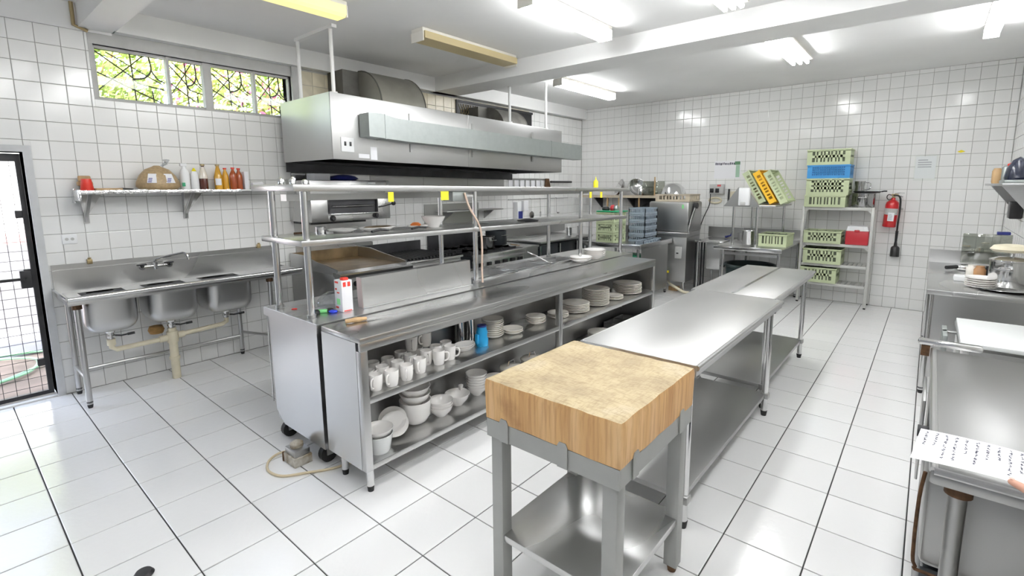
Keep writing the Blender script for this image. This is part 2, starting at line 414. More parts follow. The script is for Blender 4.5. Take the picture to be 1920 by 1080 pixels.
def tile_field(parent, axis, plane, us, vs, gap, holes, m, alt=None, alt_test=None, u0c=None, u1c=None, jit=.0016, limit=296):
    """lay every tile of a surface; the 300 or so largest in the picture are single objects, the rest one joined part"""
    cache = {}; cand = []
    lo, hi = u0c, u1c
    for (ua, ub) in zip(us, us[1:]):
        for (va, vb) in zip(vs, vs[1:]):
            base = (max(ua,lo)+gap/2, min(ub,hi)-gap/2, va+gap/2, vb-gap/2)
            if base[1]-base[0] < .012: continue
            for a0, a1, b0, b1 in rects_minus(base, holes):
                if a1-a0 < .012 or b1-b0 < .012: continue
                cu, cv = (a0+a1)/2, (b0+b1)/2
                c = {'X': (plane,cu,cv), 'x': (plane,cu,cv), 'y': (cu,plane,cv), 'Z': (cu,cv,plane)}[axis]
                cor = [{'X': (plane,p,q), 'x': (plane,p,q), 'y': (p,plane,q), 'Z': (p,q,plane)}[axis] for p, q in ((a0,b0),(a1,b0),(a1,b1),(a0,b1))]
                pp = [proj(k) for k in cor]; area = 0
                if all(pp):
                    inside = any(0 < k[0] < 1920 and 0 < k[1] < 1080 for k in pp)
                    if inside: area = abs(sum(pp[i][0]*pp[(i+1)%4][1]-pp[(i+1)%4][0]*pp[i][1] for i in range(4)))/2
                if area and HIDE(c): area *= .02
                cand.append((area, c, round(a1-a0,4), round(b1-b0,4), bool(alt_test and alt_test(cu,cv))))
    cand.sort(key=lambda t: -t[0])
    rest = MB()
    for k, (area, c, ww, hh, al) in enumerate(cand):
        key = (ww, hh, al)
        if key not in cache: cache[key] = tile_mesh('tile', ww, hh, alt if al else m, axis)
        e = Euler([random.gauss(0, jit) for _ in range(3)])
        pos = Vector(c)
        if k < limit and area > 60:
            o = link('tile', cache[key], parent); o.location = pos; o.rotation_euler = e; o['kind'] = 'structure'
        else:
            me = cache[key]; R = e.to_matrix()
            rest._add([R @ v.co+pos for v in me.vertices], [tuple(p.vertices) for p in me.polygons], 1 if al else 0)
    if rest.v:
        o = link('distant_tiles', rest.mesh('distant_tiles', [m, alt or m], smooth=0, fix=False), parent); o['kind'] = 'stuff'

def HIDE(c):
    """rough test: tiles that stand behind the island, the hood or the worktables cannot show much"""
    p = proj(c)
    if not p: return True
    x, y = p
    if 1100 < x < 1490 and 340 < y < 600 and c[1] > -.01: return True
    if 500 < x < 1210 and 350 < y < 560 and c[2] > .01: return True
    if 525 < x < 1055 and 180 < y < 350: return True
    if c[2] < .01:
        if 480 < x < 1230 and y < 600+(1230-x)*.38 and y > 480 and x > 600 and y < 880-(x-600)*.6: return True
        if 930 < x < 1290 and 650 < y < 1080 and x > 1100: return True
        if x > 1745: return True
    return False

ZS = [k*.15 for k in range(0, 21)]
YS = [-7.975+k*.15 for k in range(-17, 55)]
tile_field(wall_left, 'X', 0., YS, ZS, .0042, [(WIN[0]-.03, WIN[1]+.07, WIN[2]-.012, 3.01), (DOOR[0]-.06, DOOR[1]+.05, -1, DOOR[3]+.05)],
           WTILE, BTILE, lambda u, v: u > -5.7 and u < -1.6 and v > 2.4, YF, -.002)
XS = [4.625+k*.15 for k in range(-31, 12)]
tile_field(wall_back, 'y', 0., XS, ZS+[3.15, 3.204], .0042, [], WTILE, None, None, .002, XR-.002)
tile_field(wall_right, 'x', XR, YS, ZS+[3.15, 3.204], .0042, [(-5.6,-2.4,.0,1.3)], WTILE, None, None, -6.5, -.002, limit=60)
FX = [2.05+k*.3485 for k in range(-7, 14)]; FY = [-8.25+k*.3485 for k in range(-7, 25)]
FXc = [max(0, min(XR, v)) for v in FX]; FYc = [max(YF, min(0, v)) for v in FY]
tile_field(floor, 'Z', 0., sorted(set(FXc)), sorted(set(FYc)), .0065, [], FTILE, None, None, .002, XR-.002, jit=.0012)

# ------------------------------------------------------------------ window in the left wall
y0, y1, z0, z1 = WIN
b = MB()
b.box(-.2, y0-.03, z0-.014, -.001, y1+.07, z0); b.box(-.2, y0-.03, z1, .004, y1+.07, 3.02)
b.box(-.2, y0-.03, z0, .002, y0, z1); b.box(-.2, y1, z0, .03, y1+.07, 3.02)
win = struct('window_1', b, FRAMEM)
b = MB(); b.box(-.09, y0, z0, -.04, y1, z0+.018); b.box(-.09, y0, z1-.018, -.04, y1, z1); b.box(-.09,y0,z0,-.04,y0+.014,z1); b.box(-.09,y1-.014,z0,-.04,y1,z1)
struct('frame', b, FRAMEM, win)
cuts = [(-6.945,.022), (-6.625,.07), (-6.19,.022)]
for c, ww in cuts: struct('mullion', MB().box(-.10, c-ww/2, z0, -.03, c+ww/2, z1), FRAMEM, win)
edges = [y0]+[c for c, _ in cuts]+[y1]
for a, c in zip(edges, edges[1:]): struct('pane', MB().box(-.067, a+.012, z0+.014, -.063, c-.012, z1-.014), PANE, win)
g = MB(); GX = -.14
for a, c in zip(edges, edges[1:]):
    ww = c-a; hh = z1-z0
    def G(u, v): return (GX, a+u*ww, z0+v*hh)
    g.tube([G(.05,.55), G(.95,.05)], .006, 6); g.tube([G(.2,.95), G(.95,.45)], .005, 6); g.tube([G(.05,.2), G(.7,.98)], .005, 6)
    g.tube([G(.52,1), G(.55,0)], .006, 6); g.tube([G(.05,.95), G(.5,.55), G(.62,.42), G(.98,.35)], .006, 6, sub=4)
    g.tube([G(.78,1), G(.80,.72), G(.70,.55), G(.55,.50)], .007, 6, sub=4); g.tube([G(.80,.72), G(.88,.56), G(.99,.50)], .006, 6, sub=4)
    g.tube([G(.80,.05), G(.79,.30)], .006, 6)
struct('iron_grille', g, IRON, win, smooth=40)

# ------------------------------------------------------------------ doorway with mesh gate
y0, y1, z0, z1 = DOOR
b = MB()
b.box(-.2, y1, 0, .012, y1+.05, z1+.05); b.box(-.2, y0-.05, 0, .012, y0, z1+.05); b.box(-.2, y0, z1, .012, y1, z1+.05)
door = struct('door_1', b, JAMB)
b = MB(); b.box(-.2, y0, -.005, .0, y1, .012); struct('threshold', b, PAINT, door)
gate = root('mesh_gate', 'black framed wire mesh gate closing the doorway on the left', 'gate', (-.09, (y0+y1)/2, .02))
gy0, gy1, gz0, gz1 = y0+.012, y1-.012, .02, z1-.012
b = MB(); q = .032
b.box(-.105, gy0, gz0, -.07, gy0+q, gz1); b.box(-.105, gy1-q, gz0, -.07, gy1, gz1); b.box(-.105, gy0+q, gz0, -.07, gy1-q, gz0+q); b.box(-.105, gy0+q, gz1-.06, -.07, gy1-q, gz1)
b.box(-.105, gy0+q, .99, -.07, gy1-q, 1.012)
part('frame', b, DARKMET, gate, 0)
b = MB(); k = gy0+.08
while k < gy1-.04: b.cyl((-.088,k,gz0+.02), (-.088,k,gz1-.03), .0022, seg=5, caps=False); k += .075
k = gz0+.08
while k < gz1-.05: b.cyl((-.086,gy0+.02,k), (-.086,gy1-.02,k), .0022, seg=5, caps=False); k += .075
part('wire_mesh', b, DARKMET, gate, 40)
for z in (.30, 1.05, 1.52): part('hinge', MB().box(-.10, gy1-.075, z-.03, -.055, gy1-.033, z+.03, .004), DARKMET, gate)
part('latch', MB().box(-.10, gy1-.10, .93, -.05, gy1-.034, 1.07, .004).cyl((-.05,gy1-.07,1.0),(-.03,gy1-.07,1.0),.012), DARKMET, gate)

# ------------------------------------------------------------------ yard outside
struct('yard_ground', MB().box(-9, -16, -.16, -.2, 4, -.03), SOIL)
b = MB().box(-3.3, -15, -.03, -3.1, 3, .55); struct('yard_step', b, CONC)
b = MB().box(-5.2, -15, -.03, -5.0, 3, 2.3)
yw = struct('yard_wall', b, WHITEWALL)
struct('red_band', MB().box(-5.0, -15, .90, -4.985, 3, 1.06), PINK, yw); struct('grey_base', MB().box(-5.0, -15, -.03, -4.98, 3, .899), CONC, yw)
struct('yard_paving', MB().box(-5.0, -15, -.03, -1.75, 3, -.012), CONC)
hose = solo('garden_hose', MB().tube([(-.75,-8.35,.0),(-1.0,-8.05,.0),(-1.5,-8.0,.0),(-1.75,-8.5,.0),(-1.3,-9.0,.0),(-.9,-8.8,.0),(-.8,-8.3,.0),(-1.6,-7.75,.0),(-1.9,-8.6,.0)], .012, sub=6),
            HOSEM, 'green garden hose looped on the ground outside the gate', 'hose')

def foliage(mb, c, rx, ry, rz, n, size, seed, petals=0.):
    rnd = random.Random(seed)
    for _ in range(n):
        while True:
            p = Vector([rnd.uniform(-1,1) for _ in range(3)])
            if .35 < p.length < 1: break
        p = Vector((c[0]+p.x*rx, c[1]+p.y*ry, c[2]+p.z*rz))
        a = Vector([rnd.gauss(0,1) for _ in range(3)]).normalized(); u = a.orthogonal().normalized(); v = a.cross(u)
        s = size*rnd.uniform(.6,1.3); mi = 2 if rnd.random() < petals else (1 if rnd.random() < .4 else 0)
        mb._add([p-u*s, p+v*s*.5+a*s*.12, p+u*s, p-v*s*.5-a*s*.12], [(0,1,2,3)], mi)
for k, (x, y, z, rx, ry, rz, pet, lab) in enumerate([
        (-2.4,-7.25,3.2,.8,.93,1.2,0,'sunlit leafy tree outside the left end of the high window'),
        (-2.6,-5.3,3.1,.8,.93,1.2,.10,'pink flowering leafy tree outside the right end of the high window'),
        (-2.9,-3.3,3.3,.9,.95,1.4,.05,'leafy tree outside past the hood end of the window'),
        (-5.9,-7.2,2.9,.7,1.7,1.0,0,'yellow green bush above the yard wall, seen over the gate')]):
    t = root('leafy_tree', lab, 'tree', (x, y, -.03), 'trees outside the window')
    m = MB(); m.cyl((x,y,-.03), (x+.05,y,z-rz*.3), .07, .05, 10); m.tube([(x+.05,y,z-rz*.35),(x+.2,y+.3,z),(x+.3,y+.5,z+.4)], .025); m.tube([(x+.05,y,z-rz*.35),(x-.1,y-.35,z+.1),(x-.2,y-.5,z+.5)], .025)
    part('trunk', m, WOOD, t)
    m = MB(); foliage(m, (x,y,z), rx, ry, rz, 6500, .05, k, pet)
    o = part('foliage', m, [LEAF, LEAFY, PETAL], t, 0, kind='stuff')
# ------------------------------------------------------------------ ceiling lights
def fixture(x, y, label, L=1.25, kind='lit', W=.16, rot=0.):
    t = root('fluorescent_light', label, 'ceiling light', (x, y, ZC), 'fluorescent lights on the ceiling', rot)
    ORG[t.name] = Vector((0,0,0)); h = L/2
    part('housing', MB().box(-W*.5, -h, -.035, W*.5, h, -.001, .006), CREAMW, t)
    if kind == 'tubes':
        part('tray', MB().box(-W*.62, -h, -.05, W*.62, h, -.035, .004), CREAMW, t)
        for k in (-1, 0, 1):
            part('tube', MB().cyl((k*W*.36,-h+.02,-.075),(k*W*.36,h-.02,-.075), .019, seg=12), TUBE, t, 40)
            part('socket', MB().box(k*W*.36-.012, -h, -.095, k*W*.36+.012, -h+.02, -.05).box(k*W*.36-.012, h-.02, -.095, k*W*.36+.012, h, -.05), CREAMW, t)
    else:
        m = {'lit': DIFF, 'dim': DIFFY, 'off': CREAM}[kind]
        prof = [(-W*.5,-.036),(-W*.5,-.10),(-W*.36,-.122),(W*.36,-.122),(W*.5,-.10),(W*.5,-.036)]
        if kind == 'off': prof = [(-W*.62,-.036),(-W*.62,-.10),(W*.62,-.10),(W*.62,-.036)]
        part('diffuser', MB().prism(prof, -h+.012, h-.012, 'Y'), m, t, 30)
        for s in (-1, 1):
            y0, y1 = sorted((s*h, s*(h-.012))); part('end_cap', MB().box(-W*.53, y0, -.124, W*.53, y1, -.034, .003), CREAMW, t)
    return t
fixture(1.63, -6.80, 'dim yellow glowing ceiling light cut by the top edge of the photo', 1.30, 'dim')
fixture(1.60, -4.68, 'unlit ceiling light with a yellowed tray, between the hood and the middle beam', 1.36, 'off', .17)
fixture(2.96, -4.80, 'bright ceiling light nearest to the middle beam above the serving counter', 1.22, 'lit', .14)
fixture(1.40, -2.05, 'bright ceiling light beyond the middle beam, nearest to the hood', 1.50, 'lit', .14)
fixture(4.17, -2.45, 'triple tube ceiling light beyond the middle beam above the back worktable', 1.35, 'tubes', .20)
fixture(5.79, -2.55, 'narrow ceiling light at the top right, near the right wall', 1.30, 'lit', .11)
fixture(4.13, -4.82, 'ceiling light touching the near side of the middle beam, cut by the top edge', 1.30, 'tubes', .18)
for x, y, n in ((2.96,-7.0,'first'), (4.15,-7.3,'second'), (5.6,-5.6,'third'), (5.75,-7.4,'fourth'), (5.4,-9.0,'last')):  # unseen fixtures, added to fill the near end and the cabinet with light
    fixture(x, y, f'ceiling light over the near end of the kitchen, {n} of those added out of view', 1.30, 'lit', .17)

# ------------------------------------------------------------------ extraction hood
hx0, hx1, hy0, hy1, hz0, hz1 = .14, 1.13, -6.02, -2.30, 1.955, 2.565
hood = root('extraction_hood', 'long stainless steel extraction hood hanging over the cooking line', 'hood', ((hx0+hx1)/2, (hy0+hy1)/2, hz0))
t = .012
part('front_panel', MB().box(hx1-t, hy0, hz0, hx1, hy1, hz1, .003), HOODM, hood)
part('end_panel', MB().box(hx0, hy0, hz0, hx1-t, hy0+t, hz1), HOODM, hood, 0)
part('end_panel', MB().box(hx0, hy1-t, hz0, hx1-t, hy1, hz1), HOODM, hood, 0)
part('top_panel', MB().box(hx0, hy0+t, hz1-t, hx1-t, hy1-t, hz1), HOODM, hood, 0)
part('back_panel', MB().box(hx0, hy0+t, hz0-.10, hx0+t, hy1-t, hz1-t), SOOT, hood, 0)
b = MB(); b.prism([(hx0+.02,2.02),(hx0+.05,1.97),(hx0+.72,2.33),(hx0+.70,2.37)], hy0+.05, hy1-.05, 'Y'); part('filter_bank', b, SOOT, hood, 0)
b = MB(); b.box(hx0+.01, hy0+.02, hz0-.005, hx0+.12, hy1-.02, hz0+.02); b.box(hx1-.06, hy0+.02, hz0+.002, hx1-.012, hy1-.02, hz0+.018); part('grease_gutter', b, SOOT, hood, 0)
b = MB().box(hx1, -4.26, hz0, hx1+.0025, -4.24, hz1); part('panel_seam', b, STEELD, hood, 0)
b = MB(); b.box(hx1, -5.935, 2.03, hx1+.008, -5.80, 2.165, .002); part('switch_plate', b, WPLAS, hood)
b = MB()
for yy in (-5.895, -5.84): b.box(hx1+.008, yy-.010, 2.085, hx1+.016, yy+.010, 2.125, .002)
part('rocker_switch', b, BLACK, hood)
b = MB(); b.box(hx1, -5.75, 1.98, hx1+.0015, -5.63, 2.02); b.box(hx1, -5.615, 1.97, hx1+.0015, -5.54, 2.095); part('notice_slip', b, PAPER, hood, 0)
for x, y in ((1.05,-5.93), (.42,-5.93), (1.07,-3.42), (1.07,-2.62)):
    r = .018 if y < -5 or x > 1 else .015
    part('hanger_rod', MB().cyl((x,y,hz1), (x,y,ZC-.012), r, seg=12).cyl((x,y,hz1), (x,y,hz1+.02), r*2, seg=12), PAINT, hood, 40)
part('hanger_rail', MB().box(.40, -5.955, ZC-.03, 1.12, -5.905, ZC), PAINT, hood, 0)

# the hood hangs a little out of level, its far end lower
for ch in hood.children:
    for v in ch.data.vertices:
        if v.co.z + hz0 < 2.62: v.co.z -= .0155*v.co.y
d = root('fresh_air_duct', 'galvanised box duct fixed along the front of the hood', 'duct', (1.22, -3.9, 2.11))
dx0, dx1 = hx1+.018, hx1+.178
def duct_run(pts):
    q = MB(); vs = []
    for y, z0, z1, x1 in pts: vs += [(dx0,y,z0),(x1,y,z0),(x1,y,z1),(dx0,y,z1)]
    n = len(pts); fs = [(0,1,2,3), tuple(4*(n-1)+k for k in (3,2,1,0))]
    for i in range(n-1): fs += [(4*i+k, 4*i+(k+1)%4, 4*i+4+(k+1)%4, 4*i+4+k) for k in range(4)]
    return q._add(vs, fs)
part('duct_section', duct_run([(-5.735,2.200,2.422,dx1),(-5.60,2.194,2.428,dx1),(-5.55,2.19,2.420,dx1)]), GALV, d, 0)
part('duct_section', duct_run([(-5.549,2.19,2.420,dx1),(-5.42,2.185,2.40,dx1),(-5.28,2.178,2.396,dx1),(-2.80,2.128,2.345,dx1)]), GALV, d, 0)
part('duct_section', duct_run([(-2.799,2.128,2.345,dx1),(-2.02,2.115,2.332,dx1)]), GALV, d, 0)
part('seam_flange', MB().box(dx0, -5.555, 2.186, dx1+.004, -5.543, 2.425), GALV, d, 0); part('seam_flange', MB().box(dx0, -2.805, 2.124, dx1+.004, -2.794, 2.349), GALV, d, 0)
for y, za, zb in ((-5.12,2.09,2.49),(-4.19,2.075,2.47),(-3.02,2.06,2.46)):
    part('strap', MB().box(hx1+.001, y-.012, za, hx1+.016, y+.012, zb).cyl((hx1,y,za+.012),(hx1+.012,y,za+.012),.008).cyl((hx1,y,zb-.012),(hx1+.012,y,zb-.012),.008), STEELD, d)

def elbow(name, label, ya, yb, r, x0, zb, m, inner=.0):
    o = root(name, label, 'duct', (x0+r/2, (ya+yb)/2, zb))
    arc = [(x0+r*math.sin(a), zb+r*math.cos(a)*(.98)) for a in [k*PI/2/10 for k in range(11)]]
    poly = [(x0, zb)]+arc
    part('elbow_shell', MB().prism(poly, ya, yb, 'Y'), m, o, 30)
    for yy in (ya, yb): part('side_seam', MB().tube([(p[0], yy, p[1]) for p in arc], .008, 6), DUCTM, o)
    part('wall_flange', MB().box(.004, ya-.20, zb, x0-.001, ya+.05, zb+r*.97).box(.004, ya+.05, zb, x0-.001, yb+.03, zb+r*1.0), DUCTM, o, 0)
    return o
elbow('exhaust_duct', 'large rounded grey exhaust duct rising from the hood behind its near end', -5.19, -4.58, .44, .32, hz1+.030, DUCTB)
elbow('exhaust_duct', 'smaller dark exhaust duct behind the far end of the hood', -2.95, -2.40, .34, .22, hz1-.008, DUCTM)  # dark shell colour stands in for the shadow it sits in
v = root('wall_vent', 'mesh covered vent opening high on the left wall behind the far half of the hood', 'vent', (.01, -2.9, 2.62))
part('opening', MB().box(.001, -3.38, 2.60, .012, -1.62, 2.985), BLACK, v, 0)
b = MB()
for k in range(9):
    yk = -3.36+k*.05; b.cyl((.016,yk,2.72),(.016,yk+.12,2.93),.004,seg=5); b.cyl((.018,yk+.12,2.72),(.018,yk,2.93),.004,seg=5)
part('mesh', b, BRASS, v)
part('vent_frame', MB().box(.002, -3.40, 2.60, .022, -3.37, 2.96).box(.002,-3.40,2.95,.022,-1.60,2.985), DARKMET, v, 0)

# ------------------------------------------------------------------ triple sink
SY0, SY1, SX1, SZ = -7.92, -6.14, .60, .905
sk = root('triple_sink', 'stainless steel sink table with three hanging bowls against the left wall', 'sink', (.3, (SY0+SY1)/2, 0))
bowls = [(-7.825,-7.475,'near'), (-7.405,-7.035,'mid'), (-6.965,-6.575,'far')]
holes = [(.10, .50, a+.03, c-.03) for a, c, _ in bowls]
b = MB()
for x0, x1, y0, y1 in rects_minus((.012, SX1, SY0, SY1), [(h[0],h[1],h[2],h[3]) for h in holes]): b.box(x0, y0, SZ-.058, x1, y1, SZ-.043)
part('drainboard', b, STEEL, sk, 0)
part('rolled_rim', MB().cyl((SX1,SY0,SZ-.008),(SX1,SY1,SZ-.008), .018, seg=12).cyl((.03,SY0,SZ-.006),(SX1,SY0,SZ-.006), .013, seg=10).box(SX1-.012,SY0,SZ-.058,SX1-.002,SY1,SZ-.01).box(.02,SY0-.002,SZ-.058,SX1-.012,SY0+.006,SZ-.01).box(.02,SY1-.006,SZ-.058,SX1-.012,SY1,SZ-.008), STEELP, sk)
part('backsplash', MB().box(.003, SY0, SZ-.058, .02, SY1, 1.055).box(.003,SY0,1.055,.011,SY1,1.10), STEELH, sk, 0)
def bowl_mesh(x0, x1, y0, y1, zt, zb, R=.085):
    """a sink bowl: rounded-rectangle rings narrowing into a rounded bottom"""
    q = MB(); cx, cy = (x0+x1)/2, (y0+y1)/2; a, c = (x1-x0)/2, (y1-y0)/2; rings = []
    H = [(0,zt)]+[(0,zb+R*1.3)]+[(R*(1-math.cos(k*PI/2/6)), zb+R*1.3*(1-math.sin(k*PI/2/6))) for k in range(1,7)]
    n = 6
    for inset, z in H:
        aa, cc = a-inset, c-inset; r = max(.02, R-inset*.5); ring = []
        for sx, sy, a0 in ((1,1,0),(-1,1,PI/2),(-1,-1,PI),(1,-1,3*PI/2)):
            for k in range(n+1):
                t_ = a0+k*PI/2/n; ring.append((cx+sx*(aa-r)+r*math.cos(t_), cy+sy*(cc-r)+r*math.sin(t_), z))
        rings.append(ring)
    N = len(rings[0]); vs = [p for r in rings for p in r]; fs = []
    for i in range(len(rings)-1): fs += [(i*N+k, i*N+(k+1)%N, (i+1)*N+(k+1)%N, (i+1)*N+k) for k in range(N)]
    fs.append(tuple((len(rings)-1)*N+k for k in range(N)))
    return q._add(vs, fs)
PZ = {'near': .395, 'mid': .40, 'far': .415}
for y0, y1, nm in bowls:
    bo = part('bowl', bowl_mesh(.10, .51, y0, y1, SZ-.044, .565), STEEL, sk, 60)
    cy = (y0+y1)/2
    part('drain_valve', MB().cyl((.30,cy,.566),(.30,cy,.53), .045, .034, 14).cyl((.30,cy,.53),(.30,cy,.475), .024, seg=12).box(.278,cy-.028,.485,.322,cy+.028,.515,.006), CHROME, bo)
    part('valve_lever', MB().tube([(.30,cy+.02,.50),(.30,cy+.07,.487),(.31,cy+.12,.492)], .007, 8).cyl((.31,cy+.11,.491),(.315,cy+.16,.494), .011, seg=10), BLACK, bo)
def legs(par, spots, h, r, m, name='leg', foot=True):
    for x, y in spots:
        part(name, MB().cyl((x,y,.03 if foot else .0),(x,y,h), r, seg=14), m, par)
        if foot: part('foot', MB().lathe([(0,0),(r*.75,0),(r*.95,.02),(r*1.02,.05),(r,.055)], (x,y,0), 14), DARKMET, [c for c in [par]][0])
legs(sk, [(.50,-7.86),(.075,-7.86),(.50,-6.42),(.075,-6.57)], SZ-.058, .02, STEEL)
for x, y in ((.50,-7.86),(.075,-7.86),(.50,-6.42)): part('collar', MB().cyl((x,y,SZ-.105),(x,y,SZ-.058), .032, seg=14), RUST, sk)
part('cross_rail', MB().cyl((.075,-7.86,.20),(.075,-6.57,.20), .014, seg=10), STEEL, sk)
part('cross_rail', MB().cyl((.075,-7.86,.24),(.50,-7.86,.24), .014, seg=10), STEEL, sk)
part('cross_rail', MB().cyl((.075,-6.57,.24),(.50,-6.42,.24), .014, seg=10), STEEL, sk)
pipe = root('drain_pipe', 'cream plastic waste pipe joining the three bowls under the sink', 'pipe', (.30,-7.22,0))
c1, c2, c3 = [(a+c)/2 for a, c, _ in bowls]
part('pipe_run', MB().tube([(.30,c1,.472),(.30,c1,.40),(.30,c1+.03,.375),(.30,c2-.03,.385)], .021, 12).tube([(.30,c2+.03,.395),(.30,c3-.04,.415),(.30,c3,.435),(.30,c3,.472)], .021, 12), PVC, pipe)
part('stand_pipe', MB().cyl((.30,c2,.0),(.30,c2,.472), .034, seg=14).cyl((.30,c2,.34),(.30,c2,.44), .044, seg=14).cyl((.30,c2,.18),(.30,c2,.205), .042, seg=14), PVC, pipe)
part('union', MB().cyl((.30,c2-.10,.384),(.30,c2-.04,.386), .03, seg=12).cyl((.30,c2+.04,.394),(.30,c2+.09,.397), .03, seg=12).cyl((.30,c1,.42),(.30,c1,.472), .03, seg=12), PVC, pipe)
solo('pipe_sponge', MB().lathe([(0,0),(.05,.01),(.062,.04),(.05,.075),(0,.085)], (.19,c2-.09,.412), 14), SPONGE, 'orange brown sponge wedged behind the waste pipe under the sink', 'sponge')
fx = root('faucet', 'chrome wall faucet with swing spout over the sink', 'faucet', (.03,-7.23,1.02))
fy = -7.235
part('body', MB().cyl((.075,-7.335,1.018),(.075,-7.13,1.018), .013, seg=12).cyl((.02,-7.335,1.018),(.085,-7.335,1.018), .026, seg=14).cyl((.02,-7.13,1.018),(.085,-7.13,1.018), .026, seg=14).cyl((.075,fy,.99),(.075,fy,1.05), .02, seg=12), CHROME, fx)
part('spout', MB().tube([(.075,fy,1.04),(.08,fy+.005,1.075),(.11,fy+.05,1.095),(.20,fy+.15,1.125),(.235,fy+.185,1.13),(.262,fy+.205,1.11),(.27,fy+.21,1.07)], .011, 10, sub=3), CHROME, fx)
for y in (-7.335,-7.13):
    part('handle', MB().cyl((.085,y,1.018),(.11,y,1.03), .011, seg=10).box(.098,y-.045,1.036,.118,y+.03,1.05,.005).cyl((.104,y,1.02),(.108,y,1.045), .009, seg=8), DARKMET, fx)
for y, n in ((-7.677,'near'), (-6.304,'far')):
    solo('wall_clip', MB().box(.012, y-.018, 1.085, .035, y+.018, 1.125, .004).cyl((.03,y,1.125),(.03,y,1.14),.012), BRASS, f'rusty clip holding the {n} end of the sink splashback', 'clip')

# ------------------------------------------------------------------ sink wall: shelf, socket
sh = root('wall_shelf', 'long foil wrapped steel shelf on brackets above the sink', 'shelf', (.16,-7.0,1.69))
part('shelf_board', MB().box(.008,-7.72,1.685,.30,-6.19,1.703,.004), STEEL, sh)
b = MB(); yy = -7.72; vs = []
k = 0; rnd = random.Random(3)
prev = None
while yy < -6.55:
    z = 1.676+rnd.uniform(-.004,.003); b.box(.296,yy,z,.305+rnd.uniform(0,.003),yy+.045,1.706+rnd.uniform(-.001,.003),.003); yy += .044
part('foil_wrap', b, FOIL, sh)
b = MB(); b.box(.01,-7.735,1.60,.10,-7.72,1.72,.004).box(.08,-7.735,1.62,.305,-7.715,1.71,.006); b.xf(Matrix.Identity(4)); part('foil_end', b, FOIL, sh)
for y in (-7.66,-6.935):
    part('bracket', MB().prism([(.010,1.684),(.29,1.684),(.27,1.66),(.04,1.48),(.028,1.44),(.010,1.44)], y-.012, y+.012, 'Y').box(.008,y-.02,1.43,.014,y+.02,1.684).cyl((.012,y,1.455),(.02,y,1.455),.008), STEEL, sh)
    part('bracket_flange', MB()._add([(.03,y-.012,1.684),(.285,y-.075,1.684),(.285,y-.012,1.684),(.03,y-.014,1.50),(.02,y-.012,1.49)],[(0,1,2),(0,3,1),(1,3,4,2)])._add([(.03,y+.012,1.684),(.285,y+.075,1.684),(.285,y+.012,1.684),(.03,y+.014,1.50),(.02,y+.012,1.49)],[(0,1,2),(0,3,1),(1,3,4,2)]), STEELP, sh, 0)
ps = root('wall_socket', 'white double socket plate on the tiles under the near end of the wall shelf', 'socket', (.006,-7.77,1.30))
part('plate', MB().box(.0005,-7.83,1.265,.010,-7.735,1.345,.003), WPLAS, ps)
for yy in (-7.80,-7.765): part('outlet', MB().cyl((.010,yy,1.305),(.012,yy,1.305),.012,seg=12), FRAMEM, ps)

def bottle(name, label, x, y, h, r, m, capm=None, neck=.35, z=1.7035, group=None, lab=None):
    t = root(name, label, 'bottle', (x,y,z), group)
    nr = r*.38
    part('glass', MB().lathe([(0,0),(r*.9,0),(r,.012),(r,h*(1-neck)*.9),(r*.86,h*(1-neck)*1.05),(nr*1.25,h*.86),(nr,h*.9),(nr,h*.955),(nr*1.15,h*.96),(nr*1.15,h*.985),(0,h*.985)], (x,y,z), 20), m, t, 50)
    if capm: part('cap', MB().cyl((x,y,z+h*.955),(x,y,z+h+.004), nr*1.35, seg=14), capm, t)
    if lab:
        ang = math.atan2(CAM.y-y, CAM.x-x); q = MB(); N = 8
        for k in range(N):
            a0, a1 = ang-.75+k*1.5/N, ang-.75+(k+1)*1.5/N; R = r+.0012
            q.quad((x+R*math.cos(a0),y+R*math.sin(a0),z+h*.18),(x+R*math.cos(a1),y+R*math.sin(a1),z+h*.18),(x+R*math.cos(a1),y+R*math.sin(a1),z+h*.45),(x+R*math.cos(a0),y+R*math.sin(a0),z+h*.45))
        part('paper_label', q, lab, t, 60)
    return t
c = solo('red_cup', MB().lathe([(0,0),(.043,0),(.045,.004),(.033,.094),(0,.094)], (.17,-7.655,1.7035), 20), REDB, 'red plastic cup upside down at the near end of the wall shelf', 'cup')
solo('scrub_brush', MB().box(.04,-7.70,1.74,.10,-7.60,1.78,.012).box(.05,-7.69,1.78,.09,-7.61,1.825,.01).box(.055,-7.68,1.7035,.085,-7.62,1.74,.004), WOOD, 'wooden scrubbing brush behind the red cup on the wall shelf', 'brush')
solo('wooden_board', MB().box(.08,-7.61,1.7035,.26,-7.44,1.722,.006), WOOD, 'small wooden board lying beside the red cup on the wall shelf', 'board')
k = root('black_knife', 'black handled utensil lying on the wall shelf left of the brown sack', 'knife', (.22,-7.44,1.7035))
part('handle', MB().tube([(.22,-7.50,1.713),(.222,-7.43,1.715),(.22,-7.36,1.712)], [.008,.010,.006], 8), BLACK, k)
part('blade', MB().box(.208,-7.37,1.709,.232,-7.25,1.713), STEELP, k)
s = root('grain_sack', 'bulging clear bag of brown grain with knotted top on the wall shelf', 'sack', (.16,-7.16,1.7035))
m = MB(); m.lathe([(0,0),(.11,.0),(.135,.03),(.132,.07),(.11,.13),(.075,.18),(.03,.205),(.018,.215),(0,.216)], (0,0,0), 24); m.xf(Matrix.Translation((.16,-7.165,1.7035)) @ Matrix.Diagonal((.9,1.22,1,1)))
part('bag', m, SACK, s, 60)
part('knot', MB().cyl((.16,-7.13,1.915),(.165,-7.09,1.945),.010,.016,8).lathe([(0,0),(.012,.005),(.028,.03),(.02,.035),(0,.03)],(.165,-7.09,1.94),10), CLING, s)
